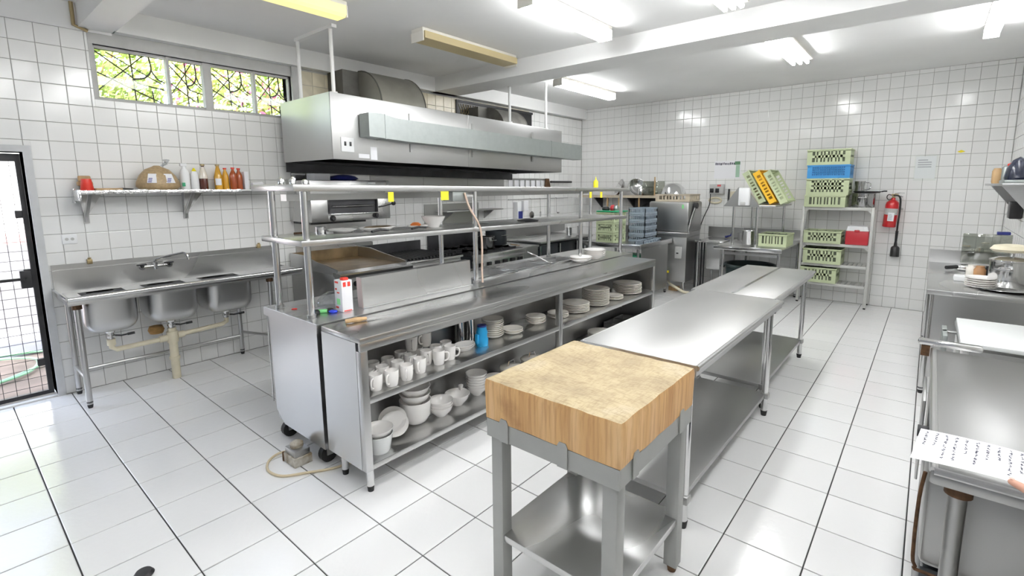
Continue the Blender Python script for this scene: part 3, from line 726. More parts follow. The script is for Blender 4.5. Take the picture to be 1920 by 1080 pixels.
for dy in (-.075,.065):
    q = MB(); q.quad((.278,-7.165+dy-.035,1.765),(.278,-7.165+dy+.035,1.765),(.252,-7.165+dy*.8+.03,1.845),(.252,-7.165+dy*.8-.03,1.845)); [q.quad((.2795-.003*kk,-7.165+dy-.028+.004*kk,1.772+.014*kk),(.2795-.003*kk,-7.165+dy+.004*kk,1.772+.014*kk),(.278-.003*kk,-7.165+dy+.004*kk,1.779+.014*kk),(.278-.003*kk,-7.165+dy-.028+.004*kk,1.779+.014*kk), 1) for kk in range(3)]
    part('printed_label', q, [PAPER, NAVY], s, 0)
t = root('white_bottle', 'tall white plastic bottle next to the brown sack on the wall shelf', 'bottle', (.15,-6.955,1.7035))
part('body', MB().lathe([(0,0),(.036,0),(.04,.01),(.04,.15),(.03,.18),(.016,.195),(.016,.215),(0,.215)], (.15,-6.955,1.7035), 18), WPLAS, t, 50)
part('spray_head', MB().box(.135,-6.985,1.918,.165,-6.93,1.945,.006), WPLAS, t)
part('green_mark', MB().box(.185,-6.99,1.735,.192,-6.965,1.77,.002), GREENP, t, label='green printed mark')
t = root('squeeze_bottle', 'white squeeze bottle with yellow tip leaning beside the dark sauce bottle', 'bottle', (.15,-6.875,1.7035))
part('body', MB().lathe([(0,0),(.033,0),(.035,.01),(.03,.14),(.022,.17),(0,.175)], (.15,-6.875,1.7035), 18), WPLAS, t, 50)
part('nozzle', MB().cyl((.15,-6.875,1.875),(.15,-6.875,1.905),.02,.006,12), YEL, t)
t = bottle('sauce_bottle', 'clear bottle half full of dark brown sauce on the wall shelf', .15,-6.802, .235, .036, COLA, BRASS, .45, lab=None)
part('clear_shoulder', MB().lathe([(.0366,.105),(.0366,.12),(.030,.158),(.0172,.203),(.0145,.214)], (.15,-6.802,1.7035), 20), CLEARB, t, 50, label='clear empty upper half')
bottle('sauce_bottle', 'tall amber sauce bottle with gold cap and white label on the wall shelf', .15,-6.675, .235, .036, AMBER, BRASS, .42, lab=PAPER)
bottle('sauce_bottle', 'short amber bottle with red cap beside the tall amber one', .13,-6.605, .205, .03, AMBER, REDB, .33)
bottle('sauce_bottle', 'red sauce bottle, left one of the pair with red caps', .16,-6.545, .21, .032, REDSAUCE, REDB, .3)
bottle('sauce_bottle', 'red sauce bottle, right one of the pair with red caps', .14,-6.485, .205, .032, REDSAUCE, REDB, .3)
solo('white_carton', MB().box(.10,-6.445,1.7035,.17,-6.405,1.88,.003), PAPER, 'narrow white carton right of the red sauce bottles', 'carton')
t = root('paper_cup', 'white paper cup with a green band lying near the right end of the wall shelf', 'cup', (.17,-6.33,1.74))
part('cup', MB().lathe([(0,-.045),(.028,-.045),(.036,.05),(.038,.05),(.03,-.048),(0,-.048)], (.17,-6.33,1.742), 18, 'Y'), PAPER, t, 50)
part('green_band', MB().lathe([(.0318,-.012),(.0338,.018)], (.17,-6.33,1.742), 18, 'Y'), GREENP, t, 50)
solo('white_bowl', MB().lathe([(0,0),(.025,0),(.05,.05),(.052,.05),(.03,.004),(0,.004)], (.15,-6.245,1.7035), 20), CERAM, 'small white bowl at the far right end of the wall shelf', 'bowl')
# ------------------------------------------------------------------ cooking line along the left wall
def knob(mb, x, y, z, r=.022, d=.03):
    mb.cyl((x,y,z),(x+d*.4,y,z), r*1.1, seg=14).cyl((x+d*.4,y,z),(x+d,y,z), r*.8, r*.65, 12); return mb
sp = root('steel_wall_panel', 'stainless splash panel on the wall behind the griddle', 'panel', (.008,-5.40,.95))
part('sheet', MB().box(.001,-5.90,.95,.012,-4.905,1.95), STEELH, sp, 0)
sp2 = root('steel_wall_panel', 'long stainless panel on the wall under the hood right of the salamander grill', 'panel', (.008,-3.6,1.66))
for ya_, yb_ in ((-4.90,-4.05),(-4.045,-3.20),(-3.195,-2.36)): part('sheet', MB().box(.001,ya_,1.66,.010,yb_,1.95), STEELD, sp2, 0)
sa = root('salamander_grill', 'wall hung steel salamander grill with black grill mouth under the hood', 'grill', (.3,-5.46,1.345))
x1 = .50; ya, yb = -5.945, -4.965
part('body', MB().box(.013,ya,1.60,x1,yb,1.795,.006).box(.013,ya,1.35,x1,ya+.19,1.60,.004).box(.013,yb-.17,1.35,x1,yb,1.60,.004).box(.013,ya+.18,1.35,x1,yb-.165,1.432,.004).box(.013,ya+.18,1.43,.05,yb-.165,1.60), STEELH, sa)
part('grill_mouth', MB().box(.05,ya+.191,1.435,x1-.02,yb-.171,1.598), SOOT, sa, 0)
part('mouth_frame', MB().box(x1-.02,ya+.19,1.578,x1+.004,yb-.17,1.60).box(x1-.02,ya+.19,1.435,x1+.004,ya+.21,1.578).box(x1-.02,yb-.19,1.435,x1+.004,yb-.17,1.578), BLACK, sa, 0)
part('burner_bar', MB().cyl((x1-.01,ya+.24,1.515),(x1-.01,yb-.22,1.515), .013, seg=10), STEELP, sa)
part('drip_ledge', MB().box(x1,ya+.19,1.425,x1+.05,yb-.165,1.436,.003), STEELP, sa)
for yk, zk in ((ya+.235,1.385),(yb-.20,1.395)): part('knob', knob(MB(), x1, yk, zk, .03), BLACK, sa)
part('lever', MB().tube([(x1+.005,yb-.16,1.49),(x1+.05,yb-.12,1.50),(x1+.07,yb-.02,1.525)], .007, 8), DARKMET, sa)
part('lever_ball', MB().lathe([(0,-.028),(.02,-.02),(.028,0),(.02,.02),(0,.028)], (x1+.07,yb-.0,1.53), 14), BLACK, sa)
part('vent_slot_row', MB().box(.05,ya+.02,1.325,x1-.06,yb-.30,1.349), BLACK, sa, 0)
b = MB(); b.box(.02, ya-.02, 1.60, .20, ya, 1.81); part('side_bracket', b, STEELD, sa, 0)
part('name_plate', MB().box(x1+.0005, yb-.29, 1.755, x1+.003, yb-.19, 1.775), WPLAS, sa, 0)
solo('cardboard_box', MB().box(.16,-5.80,1.796,.34,-5.62,1.87,.004), PAPER, 'small pale cardboard box on top of the salamander grill', 'box')
m = MB(); m.lathe([(0,0),(.10,0),(.13,.02),(.10,.05),(.04,.065),(0,.068)], (0,0,0), 16); m.xf(Matrix.Translation((.26,-5.42,1.796)) @ Matrix.Diagonal((.8,1.5,1,1)))
solo('folded_cloth', m, NAVY, 'crumpled dark blue cloth beside the box on top of the salamander grill', 'cloth')

gr = root('griddle', 'flat top griddle range with high splash sides below the salamander grill', 'griddle', (.6,-5.55,0))
GX = 1.02
part('body', MB().box(.03,-5.98,.12,GX,-5.12,.845,.006), STEELD, gr)
part('hot_plate', MB().box(.06,-5.955,.845,GX-.08,-5.145,.875), GRIDDLE, gr, 0)
for yy in (-5.975,-5.135):
    part('splash_side', MB().prism([(.03,.845),(GX-.02,.845),(GX-.02,.90),(.55,.955),(.30,.995),(.03,.995)], yy-.008, yy+.008, 'Y'), STEEL, gr, 0)
part('splash_back', MB().box(.03,-5.967,.845,.045,-5.143,.995), GRIDDLE, gr, 0)
part('front_ledge', MB().prism([(GX-.08,.875),(GX+.05,.865),(GX+.065,.85),(GX+.065,.82),(GX-.005,.80),(GX-.08,.84)], -5.99, -5.11, 'Y'), STEELP, gr, 0)
b = MB().box(GX,-5.97,.62,GX+.012,-5.13,.79,.003); part('control_panel', b, STEELD, gr)
for k in range(7): part('knob', knob(MB(), GX+.012, -5.80+k*.105, .745, .024), BLACK, gr)
part('oven_door', MB().box(GX,-5.93,.17,GX+.02,-5.17,.59,.006), STEELD, gr)
part('oven_handle', MB().cyl((GX+.05,-5.85,.55),(GX+.05,-5.25,.55),.011,seg=10).box(GX+.02,-5.83,.542,GX+.05,-5.815,.558).box(GX+.02,-5.285,.542,GX+.05,-5.27,.558), STEELP, gr)
legs(gr, [(.10,-5.9),(.94,-5.9),(.10,-5.2),(.94,-5.2)], .12, .022, STEELD)

ch = root('charbroiler', 'black topped charbroiler with steel front between griddle and gas range', 'broiler', (.6,-4.55,0))
part('body', MB().box(.03,-5.09,.12,.86,-4.17,.83,.006), STEELD, ch)
part('front_panel', MB().box(.86,-5.08,.40,.875,-4.18,.80,.004), STEELH, ch)
part('front_ledge', MB().box(.80,-5.09,.83,.91,-4.17,.853,.005), STEELP, ch)
b = MB().box(.06,-5.05,.83,.80,-4.21,.85); part('grate_tray', b, SOOT, ch, 0)
for k in range(16): part('grate_bar', MB().box(.08,-5.03+k*.052,.85,.79,-5.03+k*.052+.022,.872), DARKMET, ch, 0)
part('back_guard', MB().box(.03,-5.09,.83,.05,-4.17,.99), SOOT, ch, 0)
legs(ch, [(.10,-5.0),(.80,-5.0),(.10,-4.26),(.80,-4.26)], .12, .022, STEELD)
b = MB()
ws = root('dark_wall_shelf', 'dark steel wall shelf with a back plate above the charbroiler', 'shelf', (.1,-3.4,1.2))
part('back_plate', MB().box(.002,-4.05,1.16,.014,-2.97,1.475), STEELD, ws, 0)
part('shelf_board', MB().prism([(-3.6,0),(-2.62,0),(-2.62,.26),(-2.72,.28),(-3.6,.28)], 1.37, 1.388, 'X') if False else MB().box(.014,-3.85,1.36,.26,-2.66,1.378,.003), STEELD, ws)
for y in (-3.7,-2.85): part('bracket', MB().prism([(.014,1.359),(.23,1.359),(.014,1.22)], y-.006, y+.006, 'Y'), STEELD, ws, 0)

rg = root('gas_range', 'six burner gas range with black oven door panels and steel front', 'range', (.5,-3.45,0))
RX = .92
part('body', MB().box(.03,-4.03,.12,RX,-2.98,.80,.006), OVEN, rg)
part('cook_top', MB().box(.03,-4.03,.80,RX,-2.98,.825,.004), SOOT, rg)
for r_ in range(2):
    for k in range(3):
        cx, cy = .28+r_*.40, -3.83+k*.33
        g = MB()
        for a in range(4): g.box(cx-.15 if a % 2 == 0 else cx-.008, cy-.008 if a % 2 == 0 else cy-.14, .84, cx+.15 if a % 2 == 0 else cx+.008, cy+.008 if a % 2 == 0 else cy+.14, .858)
        g.box(cx-.15,cy-.14,.825,cx-.135,cy+.14,.85).box(cx+.135,cy-.14,.825,cx+.15,cy+.14,.85).cyl((cx,cy,.825),(cx,cy,.845),.05,seg=14)
        part('burner_grate', g, DARKMET, rg, 40)
part('front_rail', MB().box(RX,-4.03,.755,RX+.06,-2.98,.828,.008), STEELH, rg)
part('control_panel', MB().box(RX,-4.03,.60,RX+.02,-2.98,.75,.004), STEELH, rg)
for k in range(6): part('knob', MB().box(RX+.02,-3.93+k*.165,.65,RX+.04,-3.85+k*.165,.71,.006), BLACK, rg)
part('oven_door', MB().box(RX,-3.98,.17,RX+.025,-3.03,.58,.006), OVEN, rg)
part('oven_handle', MB().cyl((RX+.06,-3.85,.53),(RX+.06,-3.15,.53),.012,seg=10).box(RX+.02,-3.83,.522,RX+.06,-3.81,.538).box(RX+.02,-3.19,.522,RX+.06,-3.17,.538), STEELP, rg)
part('back_guard', MB().box(.03,-4.03,.825,.05,-2.98,1.16,.004), SOOT, rg)
legs(rg, [(.10,-3.95),(.84,-3.95),(.10,-3.06),(.84,-3.06)], .12, .022, STEELD)
def pan_pot(name, label, cat, x, y, z, r, h, m, handles='loop', group=None, lid=None, rot=0.):
    t = root(name, label, cat, (x,y,z), group)
    part('body', MB().lathe([(0,0),(r*.96,0),(r,.008),(r,h),(r*1.04,h+.004),(r*1.04,h+.009),(r*.97,h+.006),(r*.965,.012),(0,.010)], (x,y,z), 28), m, t, 50)
    ca, sa_ = math.cos(rot), math.sin(rot)
    if handles == 'loop':
        for s in (-1,1):
            f = lambda u, v, w_: (x+ca*u-sa_*v, y+sa_*u+ca*v, z+w_)
            part('handle', MB().tube([f(s*r,-.05,h*.72), f(s*(r+.035),-.045,h*.74), f(s*(r+.035),.045,h*.74), f(s*r,.05,h*.72)], .006, 8), CHROME, t)
    elif handles == 'long':
        f = lambda u, v, w_: (x+ca*u-sa_*v, y+sa_*u+ca*v, z+w_)
        part('handle', MB().tube([f(r,0,h*.8), f(r+.06,0,h*.9), f(r+.22,0,h*.95)], [.009,.008,.011], 8), BLACK if m is not STEELP else CHROME, t)
    if lid:
        part('lid', MB().lathe([(r*1.05,h+.0095),(r*1.04,h+.016),(r*.6,h+.035),(0,h+.04)], (x,y,z), 28).cyl((x,y,z+h+.04),(x,y,z+h+.065),.012,.018,12), lid, t, 50)
    return t
pan_pot('saucepan', 'shiny steel pot on the gas range behind the lower shelf', 'pot', .68,-3.50,.8585, .115,.155, STEELP, 'loop')
pan_pot('frying_pot', 'black soot covered pot on the gas range right of the shiny pot', 'pot', .50,-3.10,.8585, .16,.20, OVEN, 'loop')
st = root('side_table', 'low steel side table between the gas range and the dark ovens', 'table', (.6,-2.75,0))
part('table_top', MB().box(.03,-2.95,.80,.90,-2.56,.83,.004), STEELD, st)
part('front_panel', MB().box(.86,-2.95,.16,.875,-2.56,.80), STEELD, st, 0)
legs(st, [(.08,-2.9),(.83,-2.9),(.08,-2.6),(.83,-2.6)], .80, .02, STEELD)
sp = root('wooden_spoon', 'wooden spoon lying on the side table right of the gas range', 'spoon', (.80,-2.86,.83))
part('spoon_handle', MB().tube([(.55,-2.83,.838),(.72,-2.87,.84)], .007, 8), WOOD, sp)
m = MB(); m.lathe([(0,0),(.02,.003),(.028,.008),(0,.011)], (.75,-2.877,.832), 14); part('spoon_head', m, WOOD, sp, 50)
ov = root('oven_bank', 'dark fronted oven bank with pale uprights between two door panels', 'oven', (.5,-1.8,0))
part('body', MB().box(.03,-2.54,.10,.84,-1.05,.84,.005), OVEN, ov)
for k, (a, c) in enumerate(((-2.47,-2.02),(-1.96,-1.52),(-1.46,-1.09))):
    part('door', MB().box(.84,a,.16,.868,c,.80,.006), OVEN, ov)
for y in (-2.51,-1.99,-1.49): part('upright_handle', MB().cyl((.892,y,.30),(.892,y,.80),.014,seg=10).box(.84,y-.008,.34,.89,y+.008,.36).box(.84,y-.008,.74,.89,y+.008,.76), STEELP, ov)
part('worktop', MB().box(.03,-2.55,.84,.93,-1.04,.868,.004), STEELH, ov)
part('back_guard', MB().box(.002,-2.55,.868,.02,-.60,1.02), STEELD, ov, 0)
part('label_plate', MB().box(.8685,-1.80,.55,.871,-1.70,.58), WPLAS, ov, 0)
legs(ov, [(.10,-2.45),(.78,-2.45),(.10,-1.15),(.78,-1.15)], .10, .025, STEELD)
for y, n in ((-1.30,'left'), (-.95,'right')):
    pan_pot('small_pot', f'small shiny steel jug pot on the oven worktop, {n} one of the two', 'pot', .66,y-.1,.868, .05,.13, STEELP, 'none')

# rails and utensils on the wall past the hood
kr = root('utensil_rail', 'thin steel rail with hooks on the left wall under the far end of the hood', 'rail', (.05,-1.4,1.43))
part('rail', MB().cyl((.05,-2.30,1.50),(.05,-.55,1.50),.008,seg=8).box(.001,-2.22,1.495,.05,-2.20,1.505).box(.001,-.66,1.495,.05,-.64,1.505), STEELD, kr)
def utensil(label, y, L, kind, m=STEELP):
    t = root('kitchen_utensil', label, 'utensil', (.065,y,1.50), 'utensils hanging on the wall rail')
    part('stem', MB().tube([(.05,y,1.511),(.072,y,1.50),(.072,y,1.50-L)], .005, 6), m, t)
    z = 1.50-L
    if kind == 'ladle': part('ladle_bowl', MB().lathe([(0,-.03),(.025,-.022),(.038,0),(.036,0),(.022,-.018),(0,-.026)], (.085,y+.03,z), 14), m, t, 50)
    elif kind == 'turner': part('turner_blade', MB().box(.069,y-.035,z-.11,.074,y+.035,z,.002), m, t)
    elif kind == 'skimmer':
        q = MB(); q.lathe([(0,0),(.06,.008),(.065,.014),(.06,.014),(0,.006)], (0,0,0), 18); q.xf(Matrix.Translation((.075,y,z-.06)) @ Matrix.Rotation(PI/2,4,'Y')); part('skimmer_dish', q, m, t, 50)
    elif kind == 'fork': part('tines', MB().box(.069,y-.02,z-.08,.074,y-.012,z).box(.069,y-.004,z-.08,.074,y+.004,z).box(.069,y+.012,z-.08,.074,y+.02,z).box(.069,y-.02,z-.006,.074,y+.02,z+.006), m, t, 0)
utensil('long ladle hanging last on the wall rail', -.95, .26, 'ladle')
utensil('steel turner hanging second from the far end of the rail', -1.20, .24, 'turner')
utensil('thin long fork hanging in the middle of the rail', -1.45, .24, 'fork')
utensil('round skimmer hanging near the soap dispenser on the rail', -1.72, .22, 'skimmer')
ds = root('wall_dispenser', 'white wall dispenser with a dark blue label beside the hanging utensils', 'dispenser', (.05,-2.02,1.15))
part('case', MB().box(.001,-2.12,1.13,.10,-1.95,1.46,.02), WPLAS, ds); part('blue_label', MB().box(.1005,-2.10,1.16,.103,-1.99,1.30), NAVY, ds, 0); part('paper_strip', MB().box(.10,-2.02,1.30,.16,-1.90,1.48,.01), PAPER, ds)
solo('black_tongs', MB().tube([(.03,-1.05,1.10),(.035,-.80,1.14)], .012, 8).tube([(.05,-1.05,1.08),(.05,-.80,1.06)], .012, 8).tube([(.03,-1.05,1.10),(.04,-1.09,1.09),(.05,-1.05,1.08)],.012,8), BLACK, 'open black tongs hung on the wall below the rail', 'tongs')
kn = root('knife_rack', 'magnetic rack of knives and slips on the left wall under the far hood end', 'rack', (.02,-1.75,1.75))
part('strip', MB().box(.001,-2.28,1.83,.02,-1.15,1.86,.003), STEELD, kn)
b = MB(); b.box(.001,-2.24,1.62,.008,-1.30,1.83); part('backing_sheet', b, PAPER, kn, 0)
for k in range(6):
    y = -2.12+k*.15; part('knife_blade', MB().prism([(y-.014,1.83),(y+.014,1.83),(y+.012,1.68),(y,1.64),(y-.012,1.68)], .021, .024, 'X'), STEELP if k % 2 else STEELD, kn, 0)
solo('wooden_paddle', MB().prism([(-1.24,1.86),(-1.16,1.86),(-1.08,1.60),(-1.30,1.60)], .03, .05, 'X'), RUST, 'brown wooden paddle hanging at the right end of the knife rack', 'paddle', smooth=0)
solo('black_bar', MB().cyl((.06,-1.12,1.80),(.06,-.45,1.80),.02,seg=10).cyl((.002,-.6,1.80),(.06,-.6,1.80),.012,seg=8), BLACK, 'short black towel bar on the left wall right of the wooden paddle', 'bar')
# ------------------------------------------------------------------ serving counter: steam-table cart
CX0, CX1, CY0, CY1, CZ = 2.06, 2.775, -7.125, -3.15, .92
ct = root('steam_table_cart', 'long stainless steam table on castors carrying the double shelf', 'counter', ((CX0+CX1)/2, (CY0+CY1)/2, 0))
wells = [(-5.60,-5.08), (-5.02,-4.52), (-4.46,-3.98)]
wx = (2.23, 2.54)
b = MB()
for x0, x1, y0, y1 in rects_minus((CX0, CX1, CY0, CY1), [(wx[0],wx[1],a,c) for a, c in wells]): b.box(x0, y0, CZ-.025, x1, y1, CZ)
part('counter_top', b, STEELH, ct, 0)
part('top_edge', MB().box(CX0,CY0-.004,CZ-.055,CX1,CY0,CZ-.001), STEEL, ct, 0)
part('top_edge', MB().box(CX1-.004,CY0,CZ-.055,CX1+.002,CY1,CZ-.001), STEEL, ct, 0)
part('end_panel', MB().prism([(CX0+.03,CZ-.055),(CX1-.03,CZ-.055),(CX1-.02,.12),(CX0+.16,.12),(CX0+.055,.20)], CY0+.010, CY0+.03, 'Y'), STEEL, ct, 0)
part('side_panel', MB().box(CX0+.03,CY0+.03,.12,CX0+.05,CY1-.03,CZ-.025), STEELD, ct, 0)
part('side_panel', MB().box(CX1-.045,CY0+.03,.12,CX1-.03,CY1-.03,CZ-.025), STEELD, ct, 0)
part('end_panel', MB().box(CX0+.03,CY1-.03,.12,CX1-.03,CY1-.01,CZ-.025), STEELD, ct, 0)
part('bottom_panel', MB().box(CX0+.05,CY0+.03,.12,CX1-.045,CY1-.03,.14), STEELD, ct, 0)
part('edge_rod', MB().tube([(CX0+.028,CY0+.006,CZ-.06),(CX0+.028,CY0+.004,.25)], .005, 6), STEELP, ct)
for x, y in ((2.17,-7.06),(2.68,-7.06),(2.17,-3.25),(2.68,-3.25)):
    cs = part('caster', MB().cyl((x-.02,y,.055),(x+.02,y,.055), .055, seg=20), RUBBER, ct, 40)
    part('fork', MB().box(x-.03,y-.02,.05,x-.022,y+.03,.12).box(x+.022,y-.02,.05,x+.03,y+.03,.12).box(x-.03,y-.02,.108,x+.03,y+.03,.12), STEELD, cs, 0)
for k, (a, c) in enumerate(wells):
    q = MB(); q.box(wx[0],a,CZ-.16,wx[1],c,CZ-.15); q.box(wx[0],a,CZ-.15,wx[0]+.004,c,CZ-.025).box(wx[1]-.004,a,CZ-.15,wx[1],c,CZ-.025).box(wx[0],a,CZ-.15,wx[1],a+.004,CZ-.025).box(wx[0],c-.004,CZ-.15,wx[1],c,CZ-.025)
    part('well', q, STEELD, ct, 0)
    q = MB(); q.box(wx[0]-.03,a-.03,CZ,wx[1]+.03,a,CZ+.008,.003).box(wx[0]-.03,c,CZ,wx[1]+.03,c+.03,CZ+.008,.003).box(wx[0]-.03,a,CZ,wx[0],c,CZ+.008,.003).box(wx[1],a,CZ,wx[1]+.03,c,CZ+.008,.003)
    part('well_rim', q, STEELP, ct)
part('black_plug', MB().cyl((CX1-.01,CY0+.05,CZ-.075),(CX1+.012,CY0+.05,CZ-.075), .018, seg=12), BLACK, ct)
for k, (a, c) in enumerate(wells):
    t = root('food_pan', f'steel insert pan in the {["near","middle","far"][k]} well of the steam table', 'pan', ((wx[0]+wx[1])/2,(a+c)/2,CZ-.14), 'insert pans in the steam table')
    q = MB(); q.box(wx[0]+.02,a+.02,CZ-.05,wx[1]-.02,c-.02,CZ-.042)
    for z0, z1 in ((CZ-.042,CZ+.010),): q.box(wx[0]+.012,a+.012,z0,wx[0]+.016,c-.012,z1).box(wx[1]-.016,a+.012,z0,wx[1]-.012,c-.012,z1).box(wx[0]+.012,a+.012,z0,wx[1]-.012,a+.016,z1).box(wx[0]+.012,c-.016,z0,wx[1]-.012,c-.012,z1)
    part('tray', q, STEEL, t, 0)
    part('rim', MB().box(wx[0]-.02,a+.004,CZ+.0085,wx[0]+.013,c-.004,CZ+.014,.002).box(wx[1]-.013,a+.004,CZ+.0085,wx[1]+.02,c-.004,CZ+.014,.002).box(wx[0]-.02,a-.012,CZ+.0085,wx[1]+.02,a+.014,CZ+.014,.002).box(wx[0]-.02,c-.014,CZ+.0085,wx[1]+.02,c+.012,CZ+.014,.002), STEELP, t)
sp = root('serving_spoon', 'steel serving spoon standing up from the far well of the steam table', 'spoon', (2.30,-4.3,.80))
part('spoon_handle', MB().tube([(2.34,-4.25,.895),(2.28,-4.36,.965),(2.22,-4.48,1.03)], .007, 8), STEELP, sp); part('spoon_bowl', MB().lathe([(0,0),(.03,.006),(.035,.016),(0,.006)], (2.345,-4.24,.880), 12), STEELP, sp, 50)
gd = root('steel_guard', 'flat stainless sneeze guard panel standing along the cart edge', 'guard', (2.61,-6.24,CZ))
q = MB(); q.prism([(2.585,CZ+.001),(2.645,CZ+.001),(2.632,CZ+.205),(2.575,CZ+.205)], -6.73, -5.73, 'Y'); part('panel', q, STEELH, gd, 0)
part('end_cap', MB().prism([(2.587,CZ+.003),(2.643,CZ+.003),(2.630,CZ+.203),(2.577,CZ+.203)], -6.734, -6.7305, 'Y'), mat('pinkish_steel',(.60,.50,.48),.7,.45), gd, 0)
part('lip', MB().box(2.645,-6.73,CZ+.001,2.662,-5.73,CZ+.010), STEELP, gd, 0)

# ------------------------------------------------------------------ double overshelf
os_ = root('double_overshelf', 'two tier stainless shelf on round posts standing on the steam table', 'shelf', (2.38,-5.1,CZ))
px = (2.17, 2.60); py = (-7.065,-5.63,-4.03,-3.14)
T1, T2 = 1.715, 1.385
for x in px:
    for y in py:
        part('post', MB().cyl((x,y,CZ),(x,y,T1-.02),.021,seg=16), STEELP, os_, 40)
        part('post_foot', MB().cyl((x,y,CZ+.0005),(x,y,CZ+.02),.027,seg=16), STEELD, os_, 40)
SAG = lambda y: -.0105*(y+5.1)          # the shelves dip a little towards the far end
def shelf_slab(z, h, x0, x1, y0, y1):
    q = MB().box(x0,y0,z-h,x1,y1,z,.006); q.v = [(v[0],v[1],v[2]+SAG(v[1])) for v in q.v]; return q
part('upper_shelf', shelf_slab(T1,.040,2.10,2.675,-7.16,-3.08), STEELH, os_)
part('lower_shelf', shelf_slab(T2,.036,2.12,2.665,-7.13,-3.10), STEELH, os_)
part('under_light_bar', MB().box(2.16,-7.0,T1-.085,2.24,-3.3,T1-.041), STEELD, os_, 0)
for k, (y, z, n) in enumerate(((-6.50,T1-.075,'nearest the salamander grill'), (-6.02,T1-.07,'second from the left, wider'), (-3.96,T1-.075,'third from the left'), (-3.74,T1-.075,'on the far end of the shelf'))):
    w_ = .022 if k != 1 else .038
    solo('sticky_note', MB().box(2.6755,y-w_,z-.035,2.6775,y+w_,z+.03), YNOTE, f'yellow sticky note under the upper shelf edge, {n}', 'note', 'yellow notes on the overshelf', 0)
t = root('yellow_bottle', 'yellow squeeze bottle on top of the far end of the overshelf', 'bottle', (2.52,-3.60,T1))
part('body', MB().lathe([(0,0),(.026,0),(.028,.008),(.027,.07),(.012,.09),(0,.09)], (2.52,-3.60,T1), 16), YEL, t, 50); part('nozzle', MB().cyl((2.52,-3.60,T1+.09),(2.52,-3.60,T1+.125),.008,.003,10), YEL, t)
cb = solo('hanging_cable', MB().tube([(2.66,-5.80,1.665),(2.68,-5.77,1.55),(2.70,-5.68,1.40),(2.705,-5.66,1.25),(2.70,-5.66,1.05),(2.70,-5.655,.93)], .008, 8, sub=4), CABLE, 'pale pinkish cable hanging from the upper shelf to the counter', 'cable')
jb = root('junction_box', 'grey electric junction box under the upper shelf with the cable', 'box', (2.60,-5.83,T1-.10))
part('case', MB().box(2.54,-5.92,T1-.115,2.655,-5.77,T1-.041,.004), GALV, jb); part('conduit', MB().cyl((2.60,-5.77,T1-.075),(2.60,-5.66,T1-.075),.012,seg=10), PAINT, jb)
# things on the shelves
for k, (x, y, r, h) in enumerate(((2.22,-7.02,.022,.05),(2.27,-6.97,.02,.045),(2.20,-6.93,.018,.06),(2.30,-6.90,.02,.04))):
    solo('small_shaker', MB().lathe([(0,0),(r,0),(r,h*.7),(r*.6,h*.9),(0,h)], (x,y,T1), 14), STEELP, f'small steel shaker on the near end of the upper shelf, {["first","second","third","last"][k]} from the left', 'shaker', 'shakers on the upper shelf', 50)
z = T2
solo('sauce_tin', MB().lathe([(0,0),(.035,0),(.035,.045),(.032,.045),(.032,.005),(0,.005)], (2.24,-6.78,z), 20), STEELP, 'small open tin near the left end of the lower shelf', 'tin', smooth=50)
solo('dark_spoon', MB().tube([(2.2,-6.95,z+.008),(2.25,-6.88,z+.010)], .007, 6), RUST, 'short rusty spoon left of the tin on the lower shelf', 'spoon')
def plate_prof(r, h=.022): return [(0,0),(r*.55,0),(r*.62,.003),(r*.98,h*.85),(r,h),(r*.985,h+.002),(r*.62,.008),(0,.007)]
solo('side_plate', MB().lathe(plate_prof(.10), (2.28,-6.64,z), 28), CERAM, 'white plate right of the tin on the lower shelf', 'plate', smooth=50)
pt = root('serving_platter', 'oval white platter with browned food on the lower shelf', 'platter', (2.36,-6.40,z))
m = MB(); m.lathe(plate_prof(.10,.03), (0,0,0), 28); m.xf(Matrix.Translation((2.36,-6.40,z)) @ Matrix.Diagonal((.9,1.5,1,1))); part('dish', m, CERAM, pt, 50)
m = MB(); m.lathe([(.085,.026),(.07,.036),(0,.04)], (0,0,0), 20); m.xf(Matrix.Translation((2.36,-6.40,z)) @ Matrix.Diagonal((.85,1.4,1,1))); part('browned_food', m, GRIDDLE, pt, 50)
for k, (y, n) in enumerate(((-6.545,'left of the oval platter'), (-6.20,'right of the oval platter'))):
    solo('dark_tongs', MB().tube([(2.50,y,z+.012),(2.47,y+.09,z+.018),(2.50,y+.14,z+.012)], .009, 8), BLACK, f'dark utensil lying on the lower shelf, {n}', 'utensil')
t = solo('carrot_plate', MB().lathe(plate_prof(.085), (2.36,-6.03,z), 28), CERAM, 'white plate holding an orange piece on the lower shelf', 'plate', smooth=50)
m = MB(); m.lathe([(0,0),(.03,.003),(.036,.016),(.02,.032),(0,.035)], (0,0,0), 14); m.xf(Matrix.Translation((2.35,-6.045,z+.012)) @ Matrix.Diagonal((1,1.3,1,1)))
solo('orange_piece', m, ORANGE, 'orange cut vegetable lying on the small plate', 'vegetable', smooth=50)
solo('soup_bowl', MB().lathe([(0,0),(.045,0),(.05,.012),(.085,.06),(.098,.088),(.096,.088),(.08,.06),(.04,.012),(0,.010)], (2.36,-5.87,z), 30), CERAM, 'white footed soup bowl on the lower shelf beside the second post', 'bowl', smooth=50)
solo('dark_pan', MB().lathe([(0,0),(.10,0),(.11,.008),(.04,.022),(0,.024)], (2.45,-4.75,z), 24), DARKMET, 'dark flat pan on the far half of the lower shelf', 'pan', smooth=50)

for o in list(COL.objects):
    if o.parent is None and 'category' in o and 2.1 < o.location.x < 2.69 and -7.2 < o.location.y < -3:
        if min(abs(o.location.z-T1), abs(o.location.z-T2)) < .013 or o.name.startswith(('sticky_note','hanging_cable','junction_box')): o.location.z += SAG(o.location.y)
